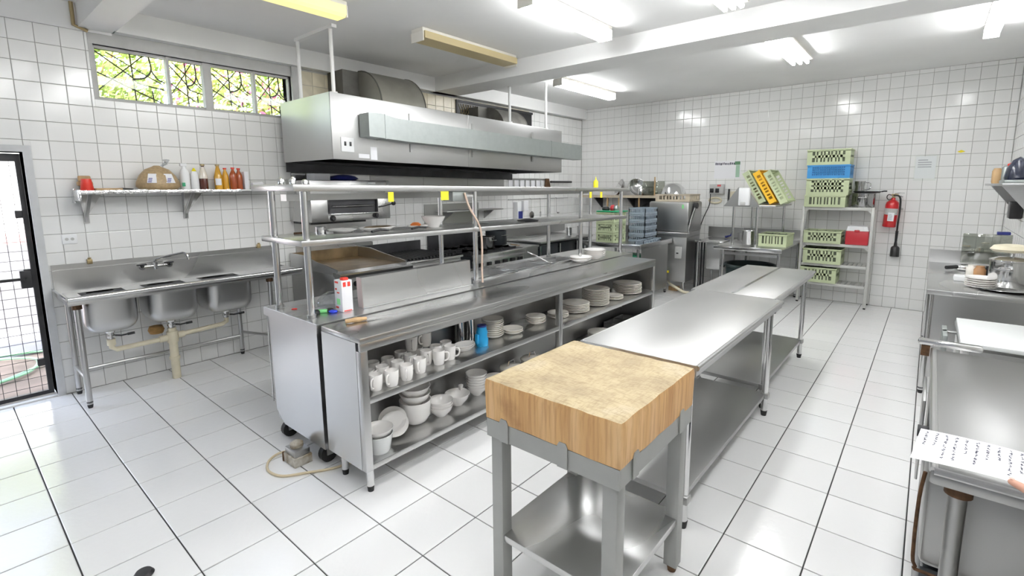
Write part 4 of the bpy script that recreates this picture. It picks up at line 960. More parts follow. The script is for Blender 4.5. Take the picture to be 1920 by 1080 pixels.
# things on the near end of the cart
t = root('milk_carton', 'white food carton with red print standing on the near end of the steam table', 'carton', (2.60,-6.85,CZ))
b = MB().box(2.545,-6.875,CZ+.001,2.635,-6.80,CZ+.205,.002); part('box', b, PAPER, t)
q = MB()
for zz, a, c in ((.165,.01,.03),(.165,.042,.062)): q.box(2.635,-6.875+a,CZ+zz,2.6358,-6.875+c,CZ+zz+.03)
q.box(2.635,-6.865,CZ+.004,2.6358,-6.81,CZ+.010)
for a, c, zz, hh in ((.01,.05,.185,.012),(.012,.03,.14,.012),(.03,.06,.12,.008),(.01,.045,.02,.012)): q.box(2.545+a,-6.8758,CZ+zz,2.545+c,-6.8751,CZ+zz+hh)
part('red_print', q, RED_INK, t, 0); part('green_print', MB().box(2.57,-6.8758,CZ+.045,2.61,-6.8751,CZ+.085), LIMEP, t, 0)
part('red_cap', MB().box(2.59,-6.86,CZ+.205,2.63,-6.82,CZ+.222,.004), RED_INK, t)
m = MB(); m.lathe([(0,0),(.08,0),(.09,.03),(.06,.075),(.02,.10),(0,.10)], (0,0,0), 12); m.xf(Matrix.Translation((2.42,-6.83,CZ)) @ Matrix.Rotation(.4,4,'Z') @ Matrix.Diagonal((1.3,.8,1,1)))
solo('plastic_bag', m, CLING, 'crumpled clear plastic bag leaning on the carton', 'bag', smooth=25)
def blob(name, label, cat, x, y, z, rx, ry, h, m, seed=0):
    q = MB(); q.lathe([(0,0),(.8,0),(1,.35),(.85,.75),(.4,1),(0,1)], (0,0,0), 12); q.xf(Matrix.Translation((x,y,z)) @ Matrix.Rotation(seed*.7,4,'Z') @ Matrix.Diagonal((rx,ry,h,1))); return solo(name, q, m, label, cat, smooth=50)
blob('black_holder', 'round black sharpener beside the front post on the cart', 'sharpener', 2.545,-7.01,CZ,.025,.035,.03,BLACK,1)
solo('green_marker', MB().tube([(2.50,-7.01,CZ+.012),(2.56,-6.94,CZ+.012)], .012, 10), LIMEP, 'bright green marker lying on the steam table', 'marker')
blob('black_tape', 'black tape roll between the green marker and blue piece', 'tape', 2.55,-6.92,CZ,.03,.03,.025,BLACK,2)
blob('blue_tub', 'small dark blue plastic piece lying in front of the carton', 'tub', 2.585,-6.915,CZ,.03,.02,.018,mat('royal_blue',(.02,.05,.6),0,.4),1)
blob('red_scrap', 'small red scrap near the posts at the cart corner', 'scrap', 2.30,-7.03,CZ,.02,.012,.006,REDB,1)

# ------------------------------------------------------------------ plate cabinet
KX0, KX1, KY0, KY1, KZ = 2.80, 3.205, -7.115, -3.44, .915
cb = root('plate_cabinet', 'long open fronted stainless cabinet full of white crockery', 'cabinet', ((KX0+KX1)/2,(KY0+KY1)/2,0))
part('cabinet_top', MB().box(KX0,KY0,KZ-.03,KX1,KY1,KZ,.003), STEELH, cb)
part('top_edge', MB().box(KX1-.02,KY0,KZ-.075,KX1,KY1,KZ-.031,.002), STEELH, cb)
part('end_panel', MB().box(KX0,KY0,.14,KX1-.045,KY0+.02,KZ-.031), STEEL, cb, 0)
part('end_panel', MB().box(KX0,KY1-.02,.14,KX1-.045,KY1,KZ-.031), STEELD, cb, 0)
part('back_panel', MB().box(KX0,KY0+.02,.14,KX0+.015,KY1-.02,KZ-.031), STEELD, cb, 0)
for y in (KY0,-5.27,KY1-.045): part('front_post', MB().box(KX1-.044,y,.14,KX1,y+.045,KZ-.076,.003), STEEL, cb)
part('middle_shelf', MB().box(KX0+.015,KY0+.02,.53,KX1-.003,KY1-.02,.57,.003), STEELH, cb)
part('bottom_shelf', MB().box(KX0+.015,KY0+.02,.14,KX1-.003,KY1-.02,.175,.003), STEELH, cb)
for x, y in ((3.165,-7.07),(2.90,-7.07),(3.165,-5.25),(2.90,-5.25),(3.165,-3.50),(2.90,-3.50)):
    lg = part('leg', MB().cyl((x,y,.035),(x,y,.14),.022,seg=14), STEELP, cb, 40); part('foot', MB().cyl((x,y,0),(x,y,.035),.017,.021,14), RUBBER, lg, 40)

# crockery (prototypes are built at the origin, then moved or copied)
def proto(name, label, cat, group):
    return root(name, label, cat, (0,0,0), group)
mug = proto('mug', '-', 'mug', 'white mugs on the cabinet shelf')
part('cup', MB().lathe([(0,0),(.030,0),(.034,.005),(.039,.04),(.040,.092),(.0385,.094),(.0365,.09),(.035,.04),(.028,.008),(0,.007)], (0,0,0), 22), CERAM, mug, 50)
part('handle', MB().tube([(.037,0,.078),(.060,0,.076),(.066,0,.052),(.055,0,.028),(.036,0,.022)], .0055, 8, sub=3), CERAM, mug, 50)
MZ = .5702
mugs = [(3.135,-6.985,0,.6,'front row, first, beside the corner post'), (3.155,-6.890,0,.5,'front row, second from the left'), (3.150,-6.780,0,.9,'front row, third from the left'),
        (3.120,-6.655,0,.7,'front row, fourth from the left'), (3.035,-6.535,0,1.2,'middle row, in front of the raised mug'), (3.100,-6.485,0,2.4,'front row, fifth from the left'), (3.085,-6.375,0,2.2,'front row, right end'),
        (3.045,-6.985,0,3.4,'second row, first from the left'), (3.055,-6.885,0,.2,'second row, second from the left'), (3.055,-6.775,0,2.0,'second row, third from the left'), (3.020,-6.650,0,.9,'second row, fourth from the left'),
        (2.955,-6.985,0,.8,'back row, first from the left'), (2.950,-6.880,0,1.9,'back row, second from the left'), (2.955,-6.775,0,.3,'back row, third from the left'), (2.925,-6.655,0,1.1,'back row, fourth from the left'),
        (2.94,-6.535,0,2.2,'back row, fifth from the left'), (3.005,-6.43,0,1.4,'back row, behind the right pair'), (2.995,-6.33,0,.4,'back row, right end'),
        (2.97,-6.60,.0955,1.0,'set on the back row left of the highest'), (2.965,-6.48,.0955,.2,'the highest one, on the back row')]
for k, (x, y, dz, rz, n) in enumerate(mugs):
    lab = f'white mug on the cabinet shelf, {n}'
    if k == 0: mug.location = (x,y,MZ+dz); mug.rotation_euler = (0,0,rz-PI/2); mug['label'] = lab
    else: dup(mug, (x,y,MZ+dz), rz-PI/2, lab)

PL = {}
def plate_proto(kind):
    r, h, m, nm = {'dinner': (.135,.020,CREAMC,'dinner_plate'), 'side': (.095,.018,CREAMC,'side_plate'), 'dish': (.085,.028,CREAMC,'deep_dish'), 'big': (.155,.022,CREAMC,'dinner_plate'), 'sauc': (.075,.018,CERAM,'saucer')}[kind]
    return MB().lathe(plate_prof(r,h), (0,0,0), 30).mesh(nm, m, smooth=50), nm
def stack(kind, x, y, z, n, step, where, group, cat='plate', jit=.003):
    if kind not in PL: PL[kind] = plate_proto(kind)
    me, nm = PL[kind]
    for k in range(n):
        o = link(nm, me); o.location = (x+random.uniform(-jit,jit), y+random.uniform(-jit,jit), z+.0003+k*step); ORG[o.name] = Vector(o.location)
        i = n-1-k
        o['category'] = cat; o['group'] = group
        if n == 1: o['label'] = f'white {cat} {where}'
        elif k == 0: o['label'] = f'lowest white {cat} of the {where}'
        else: o['label'] = f'{ORD[i]}{"" if i == 0 else " from top,"} white {cat} of the {where}'
stack('dish', 2.975,-5.835,MZ, 9,.0150, 'leaning stack behind the blue jug', 'plates stacked behind the blue jug')
stack('dish', 3.03,-5.665,MZ, 2,.0150, 'low pair right of the blue jug', 'dishes right of the blue jug')
stack('dish', 3.00,-5.330,MZ, 4,.0130, 'short stack left of the middle post', 'plates left of the middle post')
stack('side', 3.03,-5.045,MZ, 3,.0130, 'low stack behind the middle post', 'plates behind the middle post')
stack('dinner', 3.03,-4.775,MZ, 6,.0130, 'stack right of the middle post', 'plates right of the middle post')
stack('dinner', 3.04,-4.43,MZ, 12,.0130, 'tallest stack on the middle shelf', 'tallest plate stack')
stack('side', 3.07,-4.12,MZ, 3,.0130, 'low stack right of the tallest one', 'plates beside the tallest stack')
stack('big', 3.03,-3.76,MZ, 7,.0150, 'last stack at the far end of the cabinet', 'plates at the far cabinet end')
for k, (x, y) in enumerate(((2.93,-3.62),(2.88,-3.70))):
    blob('pale_trinket', f'small pinkish item on the middle shelf behind the last plate stack, {["front","rear"][k]} one', 'trinket', x, y-.25, MZ, .03,.03,.06, CERAM, k)
for k, (x, y) in enumerate(((2.875,-6.085),(2.905,-6.01))):
    solo('steel_canister', MB().lathe([(0,0),(.034,0),(.036,.006),(.036,.215),(.039,.22),(.036,.222),(.033,.215),(.033,.008),(0,.008)], (x,y,MZ), 22), STEELP, f'tall steel canister behind the blue jug, {["left","right"][k]} of the two', 'canister', 'steel canisters in the cabinet', 50)
m = MB(); m.lathe([(0,0),(.05,0),(.06,.006),(.085,.03),(.082,.032),(.055,.012),(0,.010)], (0,0,0), 26)
for k in range(2):
    q = MB(); q.v = list(m.v); q.f = list(m.f); q.mi = list(m.mi); q.xf(Matrix.Translation((3.025,-6.185,MZ+k*.013)) @ Matrix.Diagonal((.75,1.05,1,1)))
    solo('oval_dish', q, CERAM, f'small oval white dish left of the blue jug, {["lower","upper"][k]} of the two', 'dish', 'oval dishes in the cabinet', 50)
t = root('blue_jug', 'bright blue plastic jug with a dark lid on the middle cabinet shelf', 'jug', (3.05,-6.03,MZ))
part('body', MB().lathe([(0,0),(.043,0),(.046,.01),(.046,.05),(.040,.06),(.040,.085),(.043,.10),(.036,.12),(.034,.14),(0,.14)], (3.05,-6.03,MZ), 22), BLUEP, t, 50)
part('handle', MB().box(3.035,-6.09,MZ+.02,3.065,-6.068,MZ+.095,.008), BLUEP, t); part('lid', MB().cyl((3.05,-6.03,MZ+.14),(3.05,-6.03,MZ+.152),.034,seg=18), NAVY, t)
# bottom shelf
BZ = .1752
def bowl_prof(r, h): return [(0,0),(r*.42,0),(r*.46,.006),(r*.85,h*.55),(r,h),(r*.97,h),(r*.80,h*.55),(r*.40,.012),(0,.010)]
def bowls_stack(x, y, r, h, n, step, where, cat='bowl', m=CERAM, group=None):
    for k in range(n):
        i = n-1-k; lab = f'white {cat} {where}' if n == 1 else (f'lowest white {cat} of the {where}' if k == 0 else f'{ORD[i]}{"" if i == 0 else " from top,"} white {cat} of the {where}')
        solo('white_bowl', MB().lathe(bowl_prof(r,h), (x,y,BZ+k*step), 28), m, lab, cat, group, 50)
solo('glass_bowl', MB().lathe([(0,0),(.06,0),(.065,.01),(.082,.10),(.085,.11),(.081,.11),(.06,.014),(0,.012)], (3.10,-6.96,BZ), 26), GLASSW, 'patterned glass bowl at the near end of the bottom shelf', 'bowl', smooth=50)
solo('white_bowl', MB().lathe(bowl_prof(.088,.06), (3.10,-6.96,BZ+.085), 28), CERAM, 'white bowl nested in the patterned glass bowl', 'bowl', smooth=50)
for k in range(2):
    tilt = Matrix.Rotation(-.75-.06*k,4,'Y') @ Matrix.Rotation(.25,4,'X')
    q = MB(); q.lathe(plate_prof(.088,.022), (0,0,0), 28); q.xf(Matrix.Translation((3.03-.03*k,-6.80+.01*k,BZ+.068+.02*k)) @ Matrix.Rotation(.55,4,'Y') @ Matrix.Rotation(.35,4,'X'))
    solo('tilted_plate', q, CERAM, f'white plate tilted against the glass bowl, {["lower","upper"][k]} of the two', 'plate', 'tilted plates on the bottom shelf', 50)
solo('soup_tureen', MB().lathe([(0,0),(.05,0),(.075,.02),(.098,.06),(.102,.13),(.104,.16),(.10,.16),(.095,.12),(.07,.03),(0,.02)], (2.985,-6.60,BZ), 30), CERAM, 'deep white tureen on the bottom shelf under the mugs', 'tureen', smooth=50)
for k in range(2): solo('white_bowl', MB().lathe(bowl_prof(.103,.085), (2.985,-6.60,BZ+.125+.045*k), 30), CERAM, f'white bowl nested on the tureen, {["lower","upper"][k]} one', 'bowl', 'bowls on the tureen', 50)
bowls_stack(3.04,-6.43,.085,.075,3,.020,'short stack of open bowls on the bottom shelf', group='open bowls on the bottom shelf')
t = root('lug_bowl', 'round white bowl with a small lug handle on the bottom shelf', 'bowl', (3.0,-6.24,BZ))
part('body', MB().lathe(bowl_prof(.09,.085), (3.0,-6.24,BZ), 28), CERAM, t, 50); part('lug', MB().box(2.94,-6.175,BZ+.07,2.965,-6.145,BZ+.11,.006), CERAM, t)
bowls_stack(2.985,-6.03,.08,.07,6,.020,'tall bowl stack beside the chopping block', group='tall bowl stack on the bottom shelf')
for k in range(5):
    i = 4-k; o = solo('small_plate', MB().lathe(plate_prof(.085,.018), (2.985,-5.83,BZ+k*.014), 26), CREAMC, (f'lowest white plate of the bottom shelf stack' if k == 0 else f'{ORD[i]}{"" if i == 0 else " from the top,"} white plate of the bottom shelf stack')+' beside the tall bowls', 'plate', 'plates on the bottom shelf', 50)
for k, (y, n) in enumerate(((-5.60,'left'), (-5.33,'right'))):
    t = root('casserole', f'white casserole with wire lid handle on the bottom shelf, {n} of the two', 'casserole', (2.96,y,BZ), 'casseroles on the bottom shelf')
    part('dish', MB().lathe(bowl_prof(.105,.075), (2.96,y,BZ), 28), CERAM, t, 50); part('lid', MB().lathe([(.10,.0765),(.09,.088),(0,.105)], (2.96,y,BZ), 28), CREAMC, t, 50)
    part('wire_handle', MB().tube([(2.96,y-.045,BZ+.10),(2.96,y-.03,BZ+.135),(2.96,y+.03,BZ+.135),(2.96,y+.045,BZ+.10)], .005, 6), CHROME, t)
for k in range(3): stack  # (kept simple: the far bottom-shelf plates follow)
stack('dinner', 2.98,-4.22,BZ, 4,.0130, 'far bottom shelf stack', 'plates on the far bottom shelf')
for k, (y, n) in enumerate(((-3.85,'left'), (-3.62,'right'))):
    t = root('roasting_pan', f'grey roasting pan at the far end of the bottom shelf, {n} of the two', 'pan', (2.98,y,BZ), 'roasting pans on the bottom shelf')
    q = MB(); q.box(2.86,y-.10,BZ,3.12,y+.10,BZ+.006); q.box(2.86,y-.10,BZ+.006,2.866,y+.10,BZ+.08).box(3.114,y-.10,BZ+.006,3.12,y+.10,BZ+.08).box(2.866,y-.10,BZ+.006,3.114,y-.094,BZ+.08).box(2.866,y+.094,BZ+.006,3.114,y+.10,BZ+.08)
    part('tray', q, STEELD, t, 0); part('handle', MB().tube([(3.12,y-.04,BZ+.07),(3.15,y-.035,BZ+.075),(3.15,y+.035,BZ+.075),(3.12,y+.04,BZ+.07)], .006, 6), CHROME, t)
# on top
k = root('kitchen_knife', 'kitchen knife with pale wooden handle lying on the near cabinet top', 'knife', (2.90,-6.86,KZ))
part('handle', MB().tube([(2.872,-7.00,KZ+.014),(2.893,-6.95,KZ+.016),(2.905,-6.88,KZ+.013)], [.013,.016,.011], 10, sub=3), WOOD, k)
part('blade', MB().prism([(2.90,-6.875),(2.925,-6.885),(2.965,-6.735),(2.955,-6.71),(2.935,-6.755)], KZ+.006, KZ+.009, 'Z'), STEELP, k, 0)
for kk, (x, y, r, n) in enumerate(((2.66,-3.83,.125,4),)):
    for i in range(n): solo('soup_plate', MB().lathe([(0,0),(r*.5,0),(r*.56,.005),(r*.9,.035),(r,.045),(r*.98,.046),(r*.5,.010),(0,.009)], (x+random.uniform(-.004,.004),y,CZ+.0003+i*.020), 30), CERAM, (f'lowest white soup plate of the stack on the far steam table end' if i == 0 else f'{ORD[n-1-i]}{"" if i == n-1 else " from the top,"} white soup plate of the stack on the far steam table end'), 'plate', 'soup plates on the steam table', 50)
for i in range(2): solo('shallow_bowl', MB().lathe(plate_prof(.12,.035), (2.665,-4.13+.01*i,CZ+.0003+i*.022), 30), CERAM, f'shallow white bowl in front of the soup plate stack, {["lower","upper"][i]} of the two', 'bowl', 'shallow bowls on the steam table', 50)

# transformer block and cord under the cart
t = root('transformer', 'small rusty white transformer box on the floor under the cart', 'transformer', (2.54,-7.18,0))
part('base', MB().box(2.465,-7.245,.001,2.615,-7.13,.06,.004), DIRTYW, t); part('core', MB().box(2.472,-7.237,.06,2.608,-7.137,.10,.008), STEELD, t); part('cap', MB().lathe([(.04,0),(.04,.02),(.02,.035),(0,.037)], (2.53,-7.185,.10), 14), DIRTYW, t)
part('corner_strip', MB().box(2.460,-7.249,.001,2.474,-7.235,.06), RUST, t, 0)
solo('power_cord', MB().tube([(2.452,-7.19,.03),(2.40,-7.20,.02),(2.37,-7.25,.009),(2.42,-7.32,.009),(2.52,-7.362,.009),(2.64,-7.335,.009),(2.72,-7.225,.009),(2.80,-7.10,.009),(2.84,-6.95,.009)], .0075, 8, sub=5), CORD, 'cream power cord curling on the floor in front of the cart', 'cord')
# ------------------------------------------------------------------ worktables in the aisle
def worktable(label, x0, x1, y0, y1, z, us, lg):
    t = root('worktable', label, 'table', ((x0+x1)/2,(y0+y1)/2,0), 'steel worktables in the aisle')
    part('table_top', MB().box(x0,y0,z-.018,x1,y1,z,.006), STEELT, t)
    part('rolled_edge', MB().cyl((x0,y0,z-.014),(x0,y1,z-.014),.014,seg=10).box(x0,y0,z-.055,x0+.012,y1,z-.014), STEEL, t)
    part('rolled_edge', MB().cyl((x1,y0,z-.014),(x1,y1,z-.014),.014,seg=10).box(x1-.012,y0,z-.055,x1,y1,z-.014), STEEL, t)
    part('end_lip', MB().box(x0,y0-.004,z-.05,x1,y0,z-.002), STEEL, t, 0); part('end_lip', MB().box(x0,y1,z-.05,x1,y1+.004,z-.002), STEEL, t, 0)
    part('undershelf', MB().box(x0+.055,y0+.05,us-.03,x1-.055,y1-.05,us,.004), STEELD, t)
    for x, y in lg:
        l = part('leg', MB().cyl((x,y,.03),(x,y,z-.018),.022,seg=16), STEELP, t, 40)
        part('foot', MB().cyl((x,y,0),(x,y,.04),.018,.024,12), RUBBER, l, 40)
        part('leg_collar', MB().box(x-.028,y-.028,us-.04,x+.028,y+.028,us+.006,.008), STEELD, l)
    return t
worktable('near steel worktable directly behind the chopping block', 4.085, 4.715, -6.30, -4.60, .885, .175, [(4.14,-6.24),(4.66,-6.24),(4.14,-4.66),(4.655,-4.655)])
worktable('far steel worktable at the back end of the aisle row', 4.05, 4.665, -4.585, -3.02, .885, .19, [(4.10,-4.53),(4.61,-4.53),(4.10,-3.08),(4.60,-3.08)])
for x in (4.36,): part('center_seam', MB().box(x-.012,-4.57,.8852,x+.012,-3.04,.8862), STEELP, bpy.data.objects['worktable.001'], 0)

# ------------------------------------------------------------------ chopping block on its stand
BX0, BX1, BY0, BY1 = 4.165, 4.775, -7.145, -6.505
B0, B1 = .785, .955
bk = root('chopping_block_stand', 'thick worn wooden chopping block on a grey steel stand in the foreground', 'chopping block', ((BX0+BX1)/2,(BY0+BY1)/2,0))
def block_bm():
    bm = bmesh.new(); nx, ny = 24, 24; rnd = random.Random(5)
    def edge(u): return .0014*math.sin(u*7)+.0006*math.sin(u*17+1)
    top = {}
    for i in range(nx+1):
        for j in range(ny+1):
            u, v = i/nx, j/ny
            x = BX0+(BX1-BX0)*u; y = BY0+(BY1-BY0)*v
            d = min(u,1-u,v,1-v); dish = -.010*max(0,1-((u-.5)**2+(v-.5)**2)*6)
            z = B1+dish-(.006+rnd.uniform(0,.0015) if d < 1e-6 else (.001 if d < .05 else 0))+.0008*math.sin(u*31)*math.sin(v*27)
            if d < 1e-6:
                x += edge(v*3+u) if u in (0,1) else 0; y += edge(u*3+v) if v in (0,1) else 0
            top[i,j] = bm.verts.new((x,y,z))
    for i in range(nx):
        for j in range(ny): bm.faces.new((top[i,j],top[i+1,j],top[i+1,j+1],top[i,j+1])).material_index = 0
    return bm, top, nx, ny
bm, top, nx, ny = block_bm()
rim = [(i,0) for i in range(nx)]+[(nx,j) for j in range(ny)]+[(i,ny) for i in range(nx,0,-1)]+[(0,j) for j in range(ny,0,-1)]
bot = [bm.verts.new((top[r].co.x, top[r].co.y, B0)) for r in rim]
mid = [bm.verts.new((top[r].co.x*1.0+(.003 if top[r].co.x > 4.7 else -.003 if top[r].co.x < 4.2 else 0), top[r].co.y+(.003 if top[r].co.y > -6.55 else -.003 if top[r].co.y < -7.1 else 0), B1-.03)) for r in rim]
n = len(rim)
for k in range(n):
    k2 = (k+1) % n
    bm.faces.new((mid[k],mid[k2],top[rim[k2]],top[rim[k]])).material_index = 1
    bm.faces.new((bot[k],bot[k2],mid[k2],mid[k])).material_index = 1
bm.faces.new(list(reversed(bot)))
me = bpy.data.meshes.new('wood_block'); bmesh.ops.recalc_face_normals(bm, faces=bm.faces[:])
for v in bm.verts: v.co -= Vector(bk.location)
bm.to_mesh(me); bm.free(); me.materials.append(BLOCKTOP); me.materials.append(BLOCKSIDE)
me.polygons.foreach_set('use_smooth', [True]*len(me.polygons)); me.set_sharp_from_angle(angle=math.radians(30))
wb = link('wood_block', me, bk); ORG[wb.name] = Vector(bk.location)
fz = .782
for nm, args in (('apron',(BX0+.002,BY0+.002,fz-.075,BX1-.002,BY0+.012,fz)),('apron',(BX0+.002,BY1-.012,fz-.075,BX1-.002,BY1-.002,fz)),('apron',(BX0+.002,BY0+.013,fz-.075,BX0+.012,BY1-.013,fz)),('apron',(BX1-.012,BY0+.013,fz-.075,BX1-.002,BY1-.013,fz))):
    part(nm, MB().box(*args), PAINTST, bk, 0)
part('top_plate', MB().box(BX0+.013,BY0+.013,fz-.012,BX1-.013,BY1-.013,fz+.002), PAINTST, bk, 0)
for x, sx in ((BX0+.014,1),(BX1-.014,-1)):
    for y, sy in ((BY0+.014,1),(BY1-.014,-1)):
        l = part('leg', MB().box(x,y,.035,x+sx*.058,y+sy*.058,fz-.002,.003), PAINTST, bk)
        part('foot', MB().cyl((x+sx*.029,y+sy*.029,0),(x+sx*.029,y+sy*.029,.036),.018,.024,12), RUST, l, 40)
part('stand_shelf', MB().box(BX0+.02,BY0+.02,.245,BX1-.02,BY1-.02,.275,.003), STEELH, bk)
for x, y, ax in ((4.262,BY0-.001,0),(4.545,BY0-.001,0),(BX1+.001,-7.03,1),(BX1+.001,-6.62,1)):
    if ax == 0: q = MB().prism([(x-.022,fz-.075),(x+.022,fz-.075),(x+.022,fz+.008),(x+.014,fz+.022),(x-.014,fz+.022),(x-.022,fz+.008)], y-.003, y+.001, 'Y')
    else: q = MB().prism([(y-.022,fz-.075),(y+.022,fz-.075),(y+.022,fz+.008),(y+.014,fz+.022),(y-.014,fz+.022),(y-.022,fz+.008)], x-.001, x+.003, 'X')
    part('retaining_tab', q, PAINTST, bk, 0)

# ------------------------------------------------------------------ back wall: dishwasher and landing table
lt = root('landing_table', 'steel dish landing table with turned up rim left of the dishwasher', 'table', (1.9,-1.3,0))
LX0, LX1, LY0, LY1, LZ = 1.30, 2.33, -2.05, -.93, .86
part('table_top', MB().box(LX0,LY0,LZ-.02,LX1,LY1,LZ-.004), STEEL, lt, 0)
part('raised_rim', MB().box(LX0,LY0-.01,LZ-.05,LX1,LY0+.01,LZ+.02,.004), STEELP, lt); part('raised_rim', MB().box(LX1-.01,LY0+.01,LZ-.05,LX1+.01,LY1,LZ+.02,.004), STEEL, lt)
part('backsplash', MB().box(LX0,-.93,LZ-.02,1.86,-.915,LZ+.20), STEELD, lt, 0)
legs(lt, [(1.36,-1.98),(2.27,-1.98),(1.36,-.99),(2.27,-.99)], LZ-.02, .02, STEELP)
part('front_skirt', MB().box(2.30,-1.95,.10,2.31,-1.02,LZ-.03), STEELD, lt, 0)
solo('green_tub', MB().box(1.92,-1.90,.52,2.22,-1.62,.70,.01), GREENP, 'dark green plastic tub hanging under the landing table', 'tub')
def crate(name, label, x0, x1, y0, y1, z0, h, m, rows=2, cols=8, group=None, bars=1., rim=True):
    """an open dishwasher crate with real slots in its four sides"""
    t = root(name, label, 'crate', ((x0+x1)/2,(y0+y1)/2,z0), group); w_ = .008; base = .02; topb = .022
    def side(along, p, a, c):
        q = MB(); H0, H1 = z0+base, z0+h-topb
        def bx(u0, u1, z0_, z1_):
            if along == 'x': q.box(u0,p-w_/2,z0_,u1,p+w_/2,z1_)
            else: q.box(p-w_/2,u0,z0_,p+w_/2,u1,z1_)
        bx(a,c,z0,H0+h*.10); bx(a,c,H1-h*.03,z0+h)
        L_ = c-a; e = L_*.12; bx(a,a+e,H0+h*.10,H1); bx(c-e,c,H0+h*.10,H1)
        zs = [H0+h*.10+(H1-H0-h*.10)*k/rows for k in range(rows+1)]
        for k in range(1, rows): bx(a+e,c-e,zs[k]-h*.08*bars,zs[k]+h*.08*bars)
        n_ = cols
        for k in range(1, n_):
            u = a+e+(L_-2*e)*k/n_; ww = (.018 if k % 2 else .030)*bars
            bx(u-ww/2,u+ww/2,H0+h*.10,H1)
        return q
    part('front_wall', side('x', y0+w_/2, x0, x1), m, t, 0); part('back_wall', side('x', y1-w_/2, x0, x1), m, t, 0)
    part('end_wall', side('y', x0+w_/2, y0+w_, y1-w_), m, t, 0); part('end_wall', side('y', x1-w_/2, y0+w_, y1-w_), m, t, 0)
    q = MB()
    for k in range(9): q.box(x0+w_,y0+w_+(y1-y0-2*w_)*k/9+.006,z0+.002,x1-w_,y0+w_+(y1-y0-2*w_)*(k+1)/9-.004,z0+.010)
    q.box((x0+x1)/2-.01,y0+w_,z0+.001,(x0+x1)/2+.01,y1-w_,z0+.009)
    part('slatted_base', q, m, t, 0)
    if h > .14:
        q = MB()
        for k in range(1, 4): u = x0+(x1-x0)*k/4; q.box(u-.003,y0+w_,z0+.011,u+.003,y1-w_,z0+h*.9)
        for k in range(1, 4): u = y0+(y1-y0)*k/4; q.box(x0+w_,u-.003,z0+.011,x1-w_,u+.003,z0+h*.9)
        q.box(x0+w_+.002,y0+w_+.012,z0+.011,x1-w_-.002,y0+w_+.016,z0+h*.86); part('shade_dividers', q, SHADE_DIVIDER if m is not BLUEC else BLUED, t, 0)  # added partitions and front liner, coloured so the slots read as shaded
    if rim:
        r = MB().box(x0-.006,y0-.006,z0+h-.016,x1+.006,y0,z0+h).box(x0-.006,y1,z0+h-.016,x1+.006,y1+.006,z0+h).box(x0-.006,y0,z0+h-.016,x0,y1,z0+h).box(x1,y0,z0+h-.016,x1+.006,y1,z0+h)
        part('rim', r, m, t, 0)
    return t
for k in range(3): crate('dish_crate', f'pale green dish crate in the stack on the landing table, {["lowest","middle","top"][k]} of the three', 1.56,1.86,-1.98,-1.60,LZ+.001+k*.155,.15,GREENC,2,7,'crates on the landing table')
solo('green_lid_tray', MB().box(1.55,-1.97,LZ+.467,1.90,-1.61,LZ+.485,.004), GREENP, 'flat green tray on top of the crates on the landing table', 'tray')
for k, (x, m_, n) in enumerate(((1.62,BLACK,'black'),(1.74,REDP,'dark red'),(1.80,GALV,'grey'))):
    q = MB(); q.lathe([(0,0),(.05,0),(.06,.03),(.04,.07),(.01,.08),(0,.08)],(0,0,0),10); q.xf(Matrix.Translation((x,-1.80,LZ+.486)) @ Matrix.Diagonal((1.1 if k == 0 else .7,.9,.8 if k == 0 else 1.1,1)))
    solo('crumpled_cloth', q, m_, f'crumpled {n} cloth on the green tray above the crates', 'cloth', smooth=30)
def rack(name, label, x0, x1, y0, y1, z0, h, m, group=None, nx=8, ny=7):
    t = root(name, label, 'rack', ((x0+x1)/2,(y0+y1)/2,z0), group)
    q = MB(); q.box(x0,y0,z0,x1,y0+.01,z0+h*.35).box(x0,y1-.01,z0,x1,y1,z0+h*.35).box(x0,y0,z0,x0+.01,y1,z0+h*.35).box(x1-.01,y0,z0,x1,y1,z0+h*.35); q.box(x0,y0,z0+h*.8,x1,y0+.01,z0+h).box(x0,y1-.01,z0+h*.8,x1,y1,z0+h).box(x0,y0,z0+h*.8,x0+.01,y1,z0+h).box(x1-.01,y0,z0+h*.8,x1,y1,z0+h)
    for k in range(nx+1):
        u = x0+(x1-x0-.01)*k/nx; q.box(u,y0,z0+h*.3,u+.01,y0+.01,z0+h*.85).box(u,y1-.01,z0+h*.3,u+.01,y1,z0+h*.85)
    for k in range(ny+1):
        u = y0+(y1-y0-.01)*k/ny; q.box(x0,u,z0+h*.3,x0+.01,u+.01,z0+h*.85).box(x1-.01,u,z0+h*.3,x1,u+.01,z0+h*.85)
    part('basket', q, m, t, 0)
    q = MB()
    for k in range(1, nx): u = x0+(x1-x0)*k/nx; q.box(u-.004,y0+.01,z0+.002,u+.004,y1-.01,z0+.012)
    for k in range(1, ny): u = y0+(y1-y0)*k/ny; q.box(x0+.01,u-.004,z0+.002,x1-.01,u+.004,z0+.010)
    part('grid_base', q, m, t, 0)
    q = MB()
    for i in range(1, nx):
        for j in range(1, ny): q.cyl((x0+(x1-x0)*i/nx,y0+(y1-y0)*j/ny,z0+.01),(x0+(x1-x0)*i/nx,y0+(y1-y0)*j/ny,z0+h*.75),.004,.003,5)
    part('pegs', q, m, t, 0, kind='stuff'); return t
for k in range(5): rack('wash_rack', f'grey blue washing rack behind the green crates, {["lowest","second from below","middle","second from the top","topmost"][k]}', 1.88,2.16,-1.55,-1.12,LZ+.001+k*.105,.10,GREYRACK,'grey washing racks on the landing table')
rack('wash_rack', 'single grey blue washing rack lying flat in front of the dishwasher', 2.17,2.315,-1.90,-1.30,LZ+.001,.06,GREYRACK)

